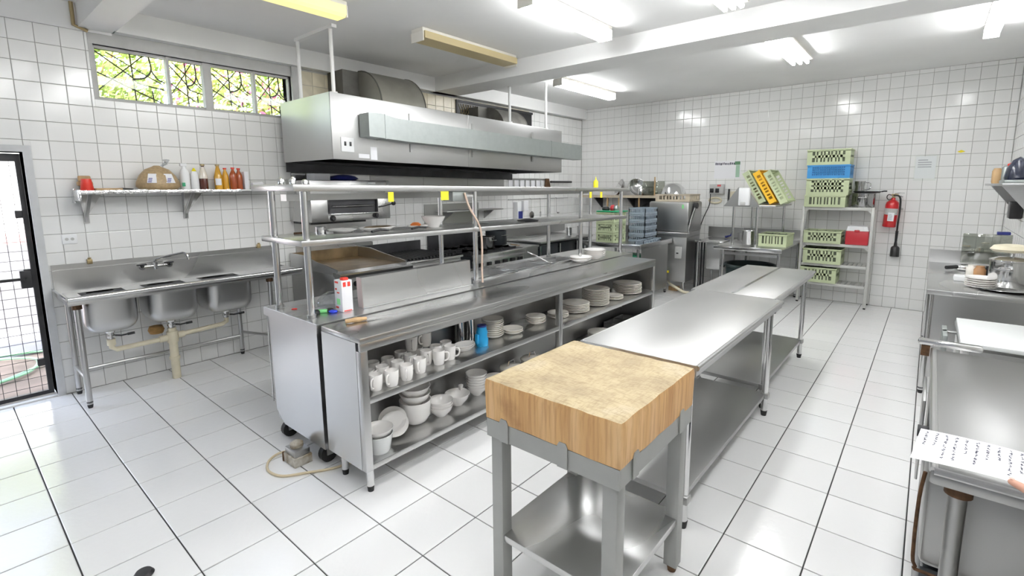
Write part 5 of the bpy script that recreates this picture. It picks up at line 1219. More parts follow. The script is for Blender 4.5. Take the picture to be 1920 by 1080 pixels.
dw = root('dishwasher', 'pass through dishwasher with a raised steel hood beside the back wall', 'dishwasher', (2.25,-.62,0))
DX0, DX1, DY0, DY1 = 1.94, 2.56, -.90, -.32
part('hood', MB().box(DX0-.03,DY0-.01,.985,DX1+.02,DY1,1.465,.03), STEELD, dw)
part('tank_body', MB().box(DX0,DY0+.005,.18,DX1,DY1,.90,.006), STEELD, dw)
part('table_band', MB().box(DX0,DY0,.90,DX1,DY1,.985), STEELD, dw, 0)
part('handle_bar', MB().tube([(DX1+.045,DY0+.25,1.42),(DX1+.045,DY0+.12,1.30),(DX1+.045,DY0-.06,1.02),(DX1+.02,DY0-.075,.975),(DX0-.03,DY0-.075,.965),(DX0-.055,DY0-.05,.98),(DX0-.055,DY0+.05,1.05)], .012, 10, sub=3), STEELP, dw)
part('pivot_arm', MB().tube([(DX1+.04,DY0+.22,1.40),(DX1+.04,DY0+.05,1.18),(DX1+.03,DY0+.02,1.10)], .020, 8).cyl((DX1+.02,DY0+.22,1.40),(DX1+.075,DY0+.22,1.40),.045,seg=16), DARKMET, dw)
part('control_panel', MB().box(DX1-.18,DY0-.004,.56,DX1-.07,DY0+.005,.75,.002), FRAMEM, dw); part('rocker', MB().box(DX1-.155,DY0-.008,.635,DX1-.12,DY0-.004,.655), BLACK, dw, 0)
part('yellow_tag', MB().box(DX1-.36,DY0-.003,.31,DX1-.27,DY0+.004,.345), YNOTE, dw, 0)
part('hood_sticker', MB().box(DX1-.09,DY0-.0125,1.36,DX1-.06,DY0-.010,1.42), LIMEP, dw, 0)
for x, y in ((DX0+.05,DY0+.04),(DX1-.04,DY0+.04),(DX0+.05,DY1-.05),(DX1-.04,DY1-.05)): part('leg', MB().cyl((x,y,0),(x,y,.18),.018,seg=12), STEELP, dw, 40)
b = MB()
for k in range(5): b.cyl((DX1+.03+k*.03,-.55+.05*(k % 3),.05),(DX1+.03+k*.03,-.55+.05*(k % 3),.80),.012,seg=8)
part('pipe_bundle', b, DARKMET, dw, 40, kind='stuff')
solo('yellow_hose', MB().tube([(2.20,-.70,.14),(2.30,-.85,.12),(2.45,-.95,.09),(2.56,-.95,.04),(2.63,-.90,.025)], .022, 10, sub=4), PVC, 'yellowish drain hose sagging below the dishwasher', 'hose')
solo('floor_block', MB().box(2.25,-.80,0,2.40,-.68,.07,.006), WOOD, 'small brown block on the floor under the dishwasher', 'block')
crate('cutlery_rack', 'beige washing rack on top of the dishwasher hood', 1.99,2.56,-.84,-.40,1.466,.115,BEIGER,1,8)
pl_ = MB().lathe([(.205,.0),(.20,.02),(.17,.10),(.10,.165),(.04,.18),(0,.18)], (2.19,-.60,1.583), 34)
solo('mixing_bowl', pl_, STEELP, 'large steel mixing bowl upside down on top of the dishwasher rack', 'bowl', smooth=60)
# wall shelf behind and its bowls
ws = root('dish_wall_shelf', 'wooden edged wall shelf with steel bowls left of the dishwasher', 'shelf', (1.0,-.18,1.53))
part('shelf_board', MB().box(.20,-.38,1.515,1.90,-.002,1.545,.003), RUST, ws)
part('front_strip', MB().box(.20,-.395,1.505,1.90,-.381,1.55), BEIGER, ws, 0)
for x in (.5,1.2,1.75): part('bracket', MB().prism([(-.003,1.514),(-.33,1.514),(-.003,1.30)], x-.012, x+.012, 'X'), DARKMET, ws, 0)
for x in (.82,1.06,1.46): part('support_post', MB().box(x-.012,-.37,1.05,x+.012,-.345,1.514), WOOD, ws, 0)
def bowl_solid(label, x, y, z, r, tilt_y, tilt_x):
    q = MB().lathe([(0,0),(r*.35,0),(r*.8,r*.22),(r,r*.55),(r*1.04,r*.55),(r*1.02,r*.57),(r*.97,r*.55),(r*.77,r*.25),(r*.3,r*.03),(0,r*.03)], (0,0,0), 32)
    q.xf(Matrix.Translation((x,y,z)) @ Matrix.Rotation(tilt_y,4,'Y') @ Matrix.Rotation(tilt_x,4,'X'))
    mz = min(v[2] for v in q.v); q.xf(Matrix.Translation((0,0,1.5455-mz)))
    return solo('mixing_bowl', q, STEELP, label, 'bowl', smooth=60)
bowl_solid('large steel bowl tilted on edge at the front of the wall shelf', 1.08,-.26,1.6,.16,-1.0,.7)
bowl_solid('dull steel bowl leaning behind the front tilted one on the wall shelf', 1.30,-.17,1.6,.17,.9,.7)
solo('steel_jug', MB().lathe([(0,0),(.055,0),(.06,.01),(.06,.12),(.05,.14),(.048,.14),(.055,.12),(.053,.012),(0,.012)], (1.47,-.33,1.5455), 24), STEELP, 'small steel pot in front of the leaning bowls on the wall shelf', 'pot', smooth=50)
q = MB().box(1.50,-.33,1.5455,1.80,-.05,1.80,.012); solo('frosted_tub', q, FROST, 'tall translucent plastic tub at the right end of the wall shelf', 'tub')
solo('paddle_stick', MB().cyl((1.74,-.34,1.5455),(1.74,-.34,1.87),.012,seg=8), WOOD, 'wooden stick standing by the translucent tub on the wall shelf', 'stick')
ds = root('dark_wall_box', 'black wall mounted fan box under the shelf left of the dishwasher', 'box', (1.65,-.12,1.20))
part('case', MB().box(1.30,-.20,1.10,1.94,-.003,1.50,.006), BLACK, ds)
part('ring', MB().tube([(1.55+.13*math.cos(k*PI/8),-.215,1.27+.13*math.sin(k*PI/8)) for k in range(16)], .022, 8, closed=True), DARKMET, ds); part('hub', MB().cyl((1.55,-.20,1.27),(1.55,-.24,1.27),.05,seg=16), STEELP, ds)
sprq = MB().cyl((1.90,-.885,.858),(1.90,-.885,1.06),.02,seg=10).cyl((1.90,-.885,1.03),(1.76,-.90,1.05),.03,seg=10); solo('spray_valve', sprq, CHROME, 'grey spray tap on the splashback left of the dishwasher', 'tap')

# ------------------------------------------------------------------ sink and prep table with dome top by the back wall
ps = root('corner_sink', 'small steel sink with splashback right of the dishwasher', 'sink', (2.9,-.4,0))
part('rim', MB().box(2.66,-.80,.84,3.09,-.02,.86,.004), STEELP, ps); part('basin', MB().box(2.80,-.70,.40,3.07,-.10,.84,.03), STEEL, ps); part('backsplash', MB().box(2.60,-.022,.86,3.15,-.003,1.03), STEELD, ps, 0)
legs(ps, [(2.70,-.76),(3.06,-.76),(2.70,-.07),(3.06,-.07)], .84, .016, STEELP)
solo('blue_brush', MB().tube([(2.95,-.25,.885),(3.02,-.20,.91),(3.06,-.16,1.03)], [.02,.012,.010], 8), NAVY, 'dark blue dish brush standing in the small corner sink', 'brush')
pt = root('prep_table', 'steel prep table with high splashback and raised dome shelf', 'table', (3.6,-.9,0))
PX0, PX1, PY0, PY1, PZ_ = 3.17, 4.03, -1.42, -.04, .875
part('table_top', MB().box(PX0,PY0,PZ_-.02,PX1,PY1,PZ_,.004), STEEL, pt); part('front_edge', MB().box(PX0-.01,PY0-.012,PZ_-.05,PX1+.01,PY0,PZ_+.004,.004), STEELP, pt)
part('front_rail', MB().box(PX0+.08,PY0+.05,PZ_-.12,PX1-.02,PY0+.07,PZ_-.085), STEEL, pt, 0)
part('backsplash', MB().box(PX0,-.038,PZ_,PX1,-.02,1.035), STEELD, pt, 0)
legs(pt, [(PX0+.10,PY0+.06),(PX1-.04,PY0+.06),(PX0+.08,-.10),(PX1-.04,-.10)], PZ_-.02, .02, STEELP)
for x, y in ((3.345,-1.20),(3.655,-1.20),(3.345,-.25),(3.79,-.25)): part('riser_post', MB().cyl((x,y,PZ_),(x,y,1.42),.018,seg=12), STEELP, pt, 40)
part('dome_shelf', MB().prism([(3.195,1.42),(3.685,1.42),(3.665,1.445),(3.52,1.67),(3.39,1.69),(3.23,1.46)], -1.215, -1.19, 'Y'), STEELD, pt, 0)
part('riser_shelf', MB().box(3.21,-1.19,1.42,3.88,-.22,1.445,.003), STEEL, pt)
sd_ = root('soap_dispenser', 'white soap dispenser fixed to the dome front of the prep table', 'dispenser', (3.49,-1.25,1.44))
part('case', MB().box(3.42,-1.30,1.44,3.56,-1.217,1.685,.012), WPLAS, sd_); part('push_bar', MB().box(3.455,-1.31,1.445,3.52,-1.30,1.485,.004), FRAMEM, sd_)
def leaning_crate(label, x, m, w_=.10, h=.52, d=.50, xs=0.):
    """a crate stood on edge and leaning to the left against its neighbour"""
    global _lc
    t = crate('leaning_crate', label, -.25,.25,-.25,.25,0,w_,m,1,8,'crates leaning on the prep table shelf')
    t.location = (x,-.66,1.446+.2185); t.rotation_euler = (0, math.radians(60), 0)
    ORG[t.name] = Vector(t.location); return t
for lab, x, m_ in (('pale green crate leaning on edge, leftmost on the prep table riser', 3.47, GREENC), ('yellow crate leaning on edge between the other two on the riser', 3.61, YELLC), ('pale green crate leaning on edge, rightmost behind the yellow one', 3.75, GREENC)):
    t = leaning_crate(lab, x, m_)
crate('prep_crate', 'pale green crate on the right end of the prep table top', 3.665,4.02,-1.10,-.66,PZ_+.0005,.17,GREENC,1,7)
solo('bain_pot', MB().lathe([(0,0),(.075,0),(.08,.008),(.08,.19),(.085,.195),(.08,.197),(.074,.19),(.074,.01),(0,.01)], (3.50,-1.0,PZ_+.0005), 24), STEELP, 'shiny steel bain pot between the riser posts on the prep table', 'pot', smooth=50)
solo('steel_jar', MB().lathe([(0,0),(.05,0),(.05,.12),(.046,.12),(.046,.008),(0,.008)], (3.28,-.55,PZ_+.0005), 20), STEELD, 'dull steel jar at the back left of the prep table', 'jar', smooth=50)
bn = root('waste_bin', 'large dark green round bin under the prep table', 'bin', (3.42,-.78,0))
part('body', MB().lathe([(0,0),(.27,0),(.29,.02),(.335,.55),(.32,.55),(.28,.03),(0,.02)], (3.50,-.82,0), 36), BIN, bn, 40); part('rim', MB().tube([(3.50+.34*math.cos(k*PI/16),-.82+.34*math.sin(k*PI/16),.55) for k in range(32)], .022, 8, closed=True), BIN, bn)
for s in (-1,1): part('grip', MB().tube([(3.50+s*.345,-.89,.50),(3.50+s*.40,-.87,.505),(3.50+s*.40,-.77,.505),(3.50+s*.345,-.75,.50)], .014, 8), BIN, bn)
solo('white_bag', MB().lathe([(0,0),(.07,0),(.09,.05),(.06,.12),(.02,.15),(0,.15)], (2.98,-.92,0), 12), CLING, 'pale blue plastic bag on the floor left of the bin', 'bag', smooth=25)
cal_ = root('wall_sheet', 'white sheet with a line of dark print and a green strip on the back wall', 'notice', (2.85,-.004,1.83))
part('sheet', MB().box(2.64,-.004,1.83,3.06,-.001,2.12), PAPER, cal_, 0)
q = MB(); rnd = random.Random(11); x = 2.655
while x < 2.96: ww = rnd.uniform(.012,.03); q.box(x,-.0055,2.055+rnd.uniform(-.006,.004),x+ww,-.0042,2.09+rnd.uniform(-.008,.004)); x += ww+.008
part('print_line', q, INK, cal_, 0, kind='stuff'); part('dark_corner', MB().box(2.965,-.0057,2.05,3.05,-.0042,2.105), GREENINK, cal_, 0); part('green_strip', MB().box(2.985,-.0054,1.85,3.045,-.0042,2.045), mat('pale_green_print',(.35,.52,.40),0,.7), cal_, 0)
sb = root('switch_box', 'grey electric switch box with black switches and red light on the back wall', 'switch', (2.70,-.04,1.54))
part('case', MB().box(2.60,-.09,1.58,2.83,-.002,1.74,.006), FRAMEM, sb)
for x in (2.645,2.735): part('switch', MB().box(x-.03,-.105,1.60,x+.03,-.09,1.67,.004), BLACK, sb)
part('pilot_lamp', MB().box(2.73,-.094,1.70,2.79,-.09,1.73), LEDR, sb, 0)
part('cable', MB().tube([(2.61,-.05,1.58),(2.60,-.04,1.40),(2.52,-.04,1.20),(2.46,-.04,1.02)], .008, 6, sub=3), DARKMET, sb)
solo('cable_coil', MB().tube([(2.69+.10*math.cos(k*PI/6),-.03,1.47+.045*math.sin(k*PI/6)) for k in range(12)], .016, 8, closed=True), PVC, 'coil of cream hose hooked below the switch box', 'hose')
solo('black_stick', MB().cyl((2.90,-.03,1.44),(2.905,-.03,1.66),.014,seg=8), DARKMET, 'short dark rod hanging on the wall right of the switch box', 'rod')
solo('wooden_block', MB().box(2.93,-.05,1.48,3.0,-.003,1.62,.006), PVC, 'cream wooden block on the wall behind the dome shelf', 'block')
for k in range(3): pass

# ------------------------------------------------------------------ grey rack with crates
rk = root('storage_rack', 'grey five tier steel rack holding crates by the back wall', 'rack', (4.48,-.24,0))
RX0, RX1, RY0, RY1 = 4.07, 4.90, -.36, -.03
for x in (RX0,RX1):
    for y in (RY0,RY1):
        part('post', MB().box(x-.018,y-.016,.02,x+.018,y+.016,1.41,.005), SHELFP, rk); part('foot', MB().box(x-.014,y-.013,0,x+.014,y+.013,.022), RUBBER, rk, 0)
TZ = [1.41,.895,.60,.325]
for k, z in enumerate(TZ):
    part('front_rail', MB().box(RX0+.019,RY0-.012,z-.045,RX1-.019,RY0+.012,z-.003,.004), SHELFP, rk); part('back_rail', MB().box(RX0+.019,RY1-.012,z-.045,RX1-.019,RY1+.012,z-.003), SHELFP, rk, 0)
    for j in range(14):
        u = RX0+.025+(RX1-RX0-.05)*(j+.5)/14; part('slat', MB().box(u-.018,RY0+.013,z-.02,u+.018,RY1-.013,z-.003), SHELFP, rk, 0)
    for x in (RX0,RX1):
        part('side_rail', MB().box(x-.008,RY0+.017,z-.04,x+.008,RY1-.017,z-.006), SHELFP, rk, 0)
for s in (-1,1):
    x = RX0+.019 if s < 0 else RX1-.019
    for z in (TZ[0]-.046,TZ[1]-.046): part('gusset', MB().prism([(x,z),(x+(.045 if s < 0 else -.045),z),(x,z-.045)], RY0-.006, RY0+.006, 'Y'), SHELFP, rk, 0)
cy0, cy1 = -.40, -.02
Z1 = TZ[0]-.0025
crate('storage_crate', 'pale green crate at the bottom of the top stack on the grey rack', 4.075,4.575,cy0,cy1,Z1,.165,GREENC,1,9,'crates on the grey rack')
crate('storage_crate', 'pale green crate second from the bottom of the top stack, under the blue one', 4.085,4.60,cy0,cy1,Z1+.166,.235,GREENC,3,9,'crates on the grey rack')
crate('storage_crate', 'blue crate with fine mesh sides in the top stack of the grey rack', 4.085,4.60,cy0,cy1,Z1+.402,.185,BLUEC,4,18,'crates on the grey rack',bars=.45)
q = MB().box(4.12,cy0+.010,Z1+.43,4.565,cy0+.014,Z1+.562); part('dark_mesh', q, BLUED, bpy.data.objects[[o.name for o in COL.objects if o.name.startswith('storage_crate')][-1]] if False else [o for o in COL.objects if o.get('label','').startswith('blue crate with fine')][0], 0)
crate('storage_crate', 'pale green crate on the very top of the crate stack', 4.07,4.59,cy0,cy1,Z1+.588,.215,GREENC,2,9,'crates on the grey rack')
crate('storage_crate', 'pale green crate left of the red cooler box', 4.10,4.56,cy0,cy1,TZ[1]-.0025,.175,GREENC,2,8,'crates on the grey rack')
crate('storage_crate', 'pale green crate on the rack tier below the red cooler box', 4.11,4.58,cy0,cy1,TZ[2]-.0025,.215,GREENC,2,8,'crates on the grey rack')
crate('storage_crate', 'pale green crate on the lowest tier of the grey rack', 4.09,4.54,cy0,cy1,TZ[3]-.0025,.215,GREENC,2,8,'crates on the grey rack')
cl = root('cooler_box', 'dark red cooler box with white lid on the grey rack', 'cooler', (4.74,-.24,TZ[1]))
part('body', MB().box(4.61,-.39,TZ[1]-.002,4.875,-.10,TZ[1]+.19,.012), REDP, cl); part('lid', MB().prism([(4.615,TZ[1]+.191),(4.87,TZ[1]+.191),(4.855,TZ[1]+.255),(4.63,TZ[1]+.255)], -.385, -.105, 'Y'), WPLAS, cl, 0); part('latch', MB().box(4.71,-.398,TZ[1]+.17,4.77,-.386,TZ[1]+.205,.004), REDP, cl)
sp_ = pan_pot('stock_pot', 'wide shiny stock pot under a black pan on the grey rack', 'pot', 4.765,-.21,Z1, .135,.185, POTD, 'loop', rot=1.57)
fp = root('frying_pan', 'black frying pan laid over the stock pot on the grey rack', 'pan', (4.745,-.21,Z1+.20))
part('pan_body', MB().lathe([(0,.0),(.14,.0),(.165,.022),(.162,.025),(.138,.006),(0,.006)], (4.80,-.21,Z1+.1955), 30), DARKMET, fp, 50); part('pan_handle', MB().tube([(4.60,-.24,Z1+.213),(4.53,-.26,Z1+.217),(4.44,-.29,Z1+.217)] if False else [(4.957,-.20,Z1+.215),(4.985,-.20,Z1+.222),(5.02,-.2,Z1+.222)], .010, 8), BLACK, fp)
jg = root('steel_pitcher', 'flared steel pitcher standing on the black pan on the grey rack', 'pitcher', (4.70,-.22,Z1+.205))
part('body', MB().lathe([(0,0),(.055,0),(.058,.02),(.052,.07),(.066,.155),(.064,.155),(.048,.07),(.05,.01),(0,.008)], (4.71,-.22,Z1+.2025), 24), POTD, jg, 50); part('handle', MB().tube([(4.775,-.22,Z1+.34),(4.83,-.22,Z1+.33),(4.83,-.22,Z1+.26),(4.77,-.22,Z1+.235)], .007, 8, sub=3), CHROME, jg)

# ------------------------------------------------------------------ fire extinguisher, notes
fe = root('fire_extinguisher', 'red fire extinguisher hanging on the back wall with black horn', 'extinguisher', (5.09,-.1,1.14))
Mx = Matrix.Translation((5.07,-.085,1.14)) @ Matrix.Rotation(math.radians(3),4,'Y')
def fxp(mb): return mb.xf(Mx)
part('cylinder', fxp(MB().lathe([(0,0),(.070,0),(.078,.008),(.078,.30),(.070,.335),(.045,.362),(.025,.372),(.022,.40),(0,.40)], (0,0,0), 26)), REDX, fe, 50)
def wrap(z0, z1, a0, a1, r, mt, nm, lab=None):
    q = MB(); N = 8
    for k in range(N):
        b0, b1 = a0+(a1-a0)*k/N, a0+(a1-a0)*(k+1)/N; q.quad((r*math.sin(b0),-r*math.cos(b0),z0),(r*math.sin(b1),-r*math.cos(b1),z0),(r*math.sin(b1),-r*math.cos(b1),z1),(r*math.sin(b0),-r*math.cos(b0),z1))
    part(nm, fxp(q), mt, fe, 60, lab)
wrap(.17,.255,-1.2,1.1,.0795,FRAMEM,'grey_label'); wrap(.085,.20,-.35,.55,.0802,PAPER,'white_label')
q = MB(); rnd = random.Random(2)
for k in range(6):
    z = .10+k*.014; a = -.25
    for j in range(4):
        wd = rnd.uniform(.06,.14); r = .0806; q.quad((r*math.sin(a),-r*math.cos(a),z),(r*math.sin(a+wd),-r*math.cos(a+wd),z),(r*math.sin(a+wd),-r*math.cos(a+wd),z+.005),(r*math.sin(a),-r*math.cos(a),z+.005)); a += wd+.03
part('label_print', fxp(q), INK, fe, 0, kind='stuff')
part('valve', fxp(MB().cyl((0,0,.40),(0,0,.445),.018,seg=12).box(-.03,-.012,.43,.05,.012,.45,.004)), BRASS, fe)
part('lever', fxp(MB().tube([(.0,0,.452),(.06,0,.47),(.11,0,.468)], .007, 8).tube([(.0,0,.435),(.06,0,.43),(.10,0,.42)], .007, 8)), STEELP, fe); part('carry_ring', fxp(MB().tube([(-.02,0,.43),(-.06,0,.44),(-.075,0,.40),(-.05,0,.37),(-.02,-.01,.385)], .006, 8, sub=3)), DARKMET, fe)
part('hose', MB().tube([(5.09,-.10,1.575),(5.16,-.12,1.55),(5.175,-.13,1.40),(5.168,-.12,1.20),(5.165,-.09,1.08)], .011, 8, sub=4), RUBBER, fe); part('horn', MB().lathe([(0,.20),(.016,.20),(.02,.15),(.042,.135),(.05,.12),(.054,.0),(.05,.0),(.03,.11),(0,.12)], (5.163,-.065,.735), 20), BLACK, fe, 50); part('horn_grip', MB().cyl((5.164,-.08,.93),(5.166,-.09,1.09),.014,.018,10), BLACK, fe)
part('wall_hook', MB().box(5.155,-.03,1.37,5.205,-.002,1.40,.004), FRAMEM, fe)
nt_ = root('wall_notice', 'white paper notice in a clear sleeve on the back wall right of the extinguisher', 'notice', (5.39,-.003,1.77))
part('sheet', MB().box(5.285,-.0035,1.795,5.495,-.001,2.085), PAPER, nt_, 0); q = MB()
for k in range(4): q.box(5.31,-.0048,2.03-k*.03,5.31+(.10 if k == 0 else .14),-.0037,2.042-k*.03)
part('print', q, mat('faint_print',(.45,.45,.5),0,.8), nt_, 0, kind='stuff'); part('sleeve', MB().box(5.275,-.0075,1.765,5.51,-.006,2.095), PANE, nt_, 0)
solo('yellow_sticker', MB().prism([(5.69,2.13),(5.725,2.115),(5.77,2.128),(5.73,2.15)], -.003, -.0005, 'Y'), YNOTE, 'small yellow sticker high on the back wall near the right corner', 'sticker', smooth=0)
solo('black_plug_hole', MB().cyl((5.595,-.012,.84),(5.595,-.0005,.84),.016,seg=12), BLACK, 'small round black plug in the back wall tiles above the right counter', 'plug')

# ------------------------------------------------------------------ right wall: counter, shelf, near table
rc = root('right_counter', 'steel counter along the right wall carrying plates and a pot', 'counter', (5.86,-2.5,0))
QX0, QX1, QY0, QY1, QZ = 5.525, 6.185, -3.43, -1.55, .88
part('counter_top', MB().box(QX0,QY0,QZ-.04,QX1,QY1,QZ,.004), STEELH, rc); part('front_panel', MB().box(QX0+.05,QY0+.02,.15,QX1-.02,QY0+.035,QZ-.042), STEEL, rc, 0); part('side_panel', MB().box(QX0+.05,QY0+.036,.15,QX0+.065,QY1-.02,QZ-.042), STEELD, rc, 0)
part('backsplash', MB().box(QX0,QY1-.02,QZ,QX1,QY1,QZ+.14), STEEL, rc, 0)
legs(rc, [(QX0+.03,QY0+.025),(QX1-.03,QY0+.025),(QX0+.03,QY1-.05),(QX1-.03,QY1-.05)], QZ-.042, .02, STEELP)
for k in range(5):
    i = 4-k; o = solo('counter_plate', MB().lathe(plate_prof(.105,.02), (5.86,-3.10,QZ+.0003+k*.017), 28), CERAM, (f'lowest white plate of the stack on the right counter' if k == 0 else f'{ORD[i]}{"" if i == 0 else " from the top,"} white plate of the stack on the right counter'), 'plate', 'plates on the right counter', 50)
solo('flat_dish', MB().box(5.70,-2.85,QZ+.0005,5.84,-2.72,QZ+.045,.01), WPLAS, 'white rectangular dish left of the plate stack on the right counter', 'dish')
solo('steamer_tray', MB().lathe(plate_prof(.19,.02), (6.0,-3.13,QZ+.0005), 30), STEELP, 'round steel tray under the big pot on the right counter', 'tray', smooth=50)
pan_pot('big_pot', 'big shiny steel pot with lid on the right counter', 'pot', 6.02,-3.08,QZ+.028, .125,.20, STEELP, 'loop', lid=STEELP, rot=1.2)
q = MB(); q.lathe([(0,0),(.10,0),(.12,.02),(.10,.05),(.05,.06),(0,.062)], (0,0,0), 14); q.xf(Matrix.Translation((6.02,-3.03,QZ+.30)) @ Matrix.Diagonal((1.1,.9,1,1))); solo('food_bag', q, PVC, 'clear bag of pale food resting on the lid of the big pot', 'bag', smooth=40)
kk = root('steel_scoop', 'black handled scoop lying at the back of the right counter', 'scoop', (5.75,-2.05,QZ))
part('handle', MB().tube([(5.66,-2.20,QZ+.03),(5.74,-2.12,QZ+.035)], .018, 10), BLACK, kk); part('scoop_body', MB().box(5.735,-2.13,QZ+.001,5.84,-1.98,QZ+.05,.015), STEELP, kk)
for k, (x, y, m_, n) in enumerate(((5.88,-2.55,JARB,'brown'),(5.95,-2.52,BLACK,'black'),(5.83,-2.50,CREAMC,'cream'))):
    solo('spice_jar', MB().lathe([(0,0),(.04,0),(.042,.01),(.042,.08),(.03,.095),(.03,.11),(0,.11)], (x,y,QZ+.0005), 18), m_, f'{n} jar standing behind the plate stack on the right counter', 'jar', smooth=50)
solo('clear_board', MB().box(5.78,-1.62,QZ+.02,6.15,-1.605,QZ+.33,.004).xf(Matrix.Identity(4)), FROST, 'translucent plastic board standing against the splashback on the right counter', 'board')
solo('blue_clip', MB().box(6.03,-1.66,QZ+.33,6.13,-1.60,QZ+.36,.006), NAVY, 'blue clip on the top edge of the translucent board', 'clip')
shf = root('right_wall_shelf', 'steel wall shelf with a bracket on the right wall', 'shelf', (6.08,-1.6,1.70))
part('shelf_board', MB().box(5.935,-2.75,1.70,6.194,-.95,1.722,.003), STEEL, shf); part('back_lip', MB().box(6.18,-2.75,1.722,6.194,-.95,1.78), STEEL, shf, 0)
for y in (-1.15,-2.3): part('bracket', MB().prism([(5.97,1.699),(6.194,1.699),(6.194,1.44),(6.17,1.44)], y-.012, y+.012, 'Y'), STEEL, shf, 0)
solo('black_speaker', MB().box(6.10,-1.62,1.37,6.194,-1.42,1.54,.01), BLACK, 'black box fixed to the right wall under the wall shelf', 'box')
solo('wood_jar', MB().lathe([(0,0),(.035,0),(.04,.02),(.04,.13),(.025,.16),(0,.16)], (6.0,-1.25,1.7225), 16), WOOD, 'brown wooden jar at the left end of the right wall shelf', 'jar', smooth=50)
solo('grey_tin', MB().lathe([(0,0),(.05,0),(.05,.16),(.03,.18),(0,.18)], (6.07,-1.42,1.7225), 18), GALV, 'grey tin behind the wooden jar on the right wall shelf', 'tin', smooth=50)
rp = root('red_packet', 'white packet with a red top on the right wall shelf', 'packet', (6.09,-1.62,1.7225))
part('packet', MB().box(6.04,-1.67,1.7225,6.15,-1.57,1.88,.01), PAPER, rp); part('red_top', MB().lathe([(0,0),(.05,0),(.055,.03),(.03,.045),(0,.05)], (6.095,-1.62,1.881), 16), REDB, rp, 50)
q = MB(); q.lathe([(0,0),(.11,0),(.13,.05),(.11,.14),(.06,.21),(0,.24)], (0,0,0), 16); q.xf(Matrix.Translation((6.08,-2.12,1.7225)) @ Matrix.Diagonal((.75,1.1,1,1))); solo('dark_bag', q, mat('dark_blue_film',(.012,.016,.035),0,.25), 'dark blue plastic bag on the right wall shelf, cut by the photo edge', 'bag', smooth=30)
solo('flat_tray', MB().box(5.945,-2.72,1.7225,6.17,-2.30,1.75,.006), GALV, 'flat grey tray nearest the photo edge on the right wall shelf', 'tray')

# white board on a low stand
bs = root('board_stand', 'low steel stand with white posts between the right counter and near table', 'stand', (5.94,-4.4,0))
part('stand_top', MB().box(5.69,-4.72,.755,6.19,-4.02,.775,.003), STEELD, bs)
legs(bs, [(5.72,-4.68),(6.15,-4.68),(5.72,-4.06),(6.15,-4.06)], .755, .02, PAINT)
part('folded_panel', MB().box(5.62,-4.50,.30,5.645,-4.20,.772,.003), GALV, bs)
part('panel_hook', MB().box(5.62,-4.37,.757,5.70,-4.33,.772,.003), STEEL, bs)
solo('white_cutting_board', MB().box(5.695,-4.73,.7755,6.19,-4.03,.80,.004), BOARD, 'large white cutting board lying on the low stand at the right', 'board')
solo('towel', MB().prism([(5.70,.755),(5.735,.60),(5.755,.62),(5.77,.755)], -4.04, -4.025, 'Y'), TOWEL, 'pale cloth hanging from the stand below the white board', 'cloth', smooth=0) if False else None
# near table
ntb = root('near_table', 'stainless work bench at the right edge with a rusty collared leg', 'table', (5.87,-6.06,0))
NX0, NX1, NY0, NY1, NZ = 5.553, 6.185, -6.745, -5.36, .90
part('table_top', MB().box(NX0,NY0,NZ-.045,NX1,NY1,NZ,.014), STEELN, ntb); part('raised_rim', MB().cyl((NX0+.012,NY0+.01,NZ-.004),(NX0+.012,NY1,NZ-.004),.012,seg=10).cyl((NX0+.012,NY0+.01,NZ-.004),(NX1,NY0+.01,NZ-.004),.012,seg=10), STEEL, ntb)
for x, y in ((5.625,-6.69),(6.12,-6.69),(5.625,-5.45),(6.12,-5.45)):
    l = part('leg', MB().cyl((x,y,0),(x,y,NZ-.045),.022,seg=18), STEELN, ntb, 40); part('collar', MB().cyl((x,y,NZ-.075),(x,y,NZ-.045),.033,seg=18), RUST, l, 40)
part('far_ledge', MB().box(5.50,-5.385,.915,5.745,-5.335,.945,.012), STEELP, ntb)
part('ledge_bracket', MB().box(5.515,-5.375,.86,5.55,-5.345,.914), RUST, ntb, 0)
hg = root('lower_cabinet', 'dull steel lower cabinet with a rounded wire rail under the near bench', 'cabinet', (5.87,-5.95,0))
part('cabinet_body', MB().box(5.565,-6.50,.02,6.185,-5.50,.44,.01), OVEN, hg); part('upper_box', MB().box(5.56,-6.52,.455,6.185,-5.50,.80,.02), STEELN, hg)
part('rail', MB().tube([(5.553,-6.53,.79),(5.545,-6.535,.70),(5.545,-6.535,.52),(5.555,-6.538,.455),(5.61,-6.54,.445),(6.17,-6.54,.445)], .0055, 8, sub=3), RUST, hg)
part('side_plate', MB().box(5.535,-6.05,.52,5.545,-5.72,.86,.003), STEEL, hg); part('door_knob', MB().cyl((5.56,-6.22,.80),(5.525,-6.22,.80),.022,seg=12), DARKMET, hg)

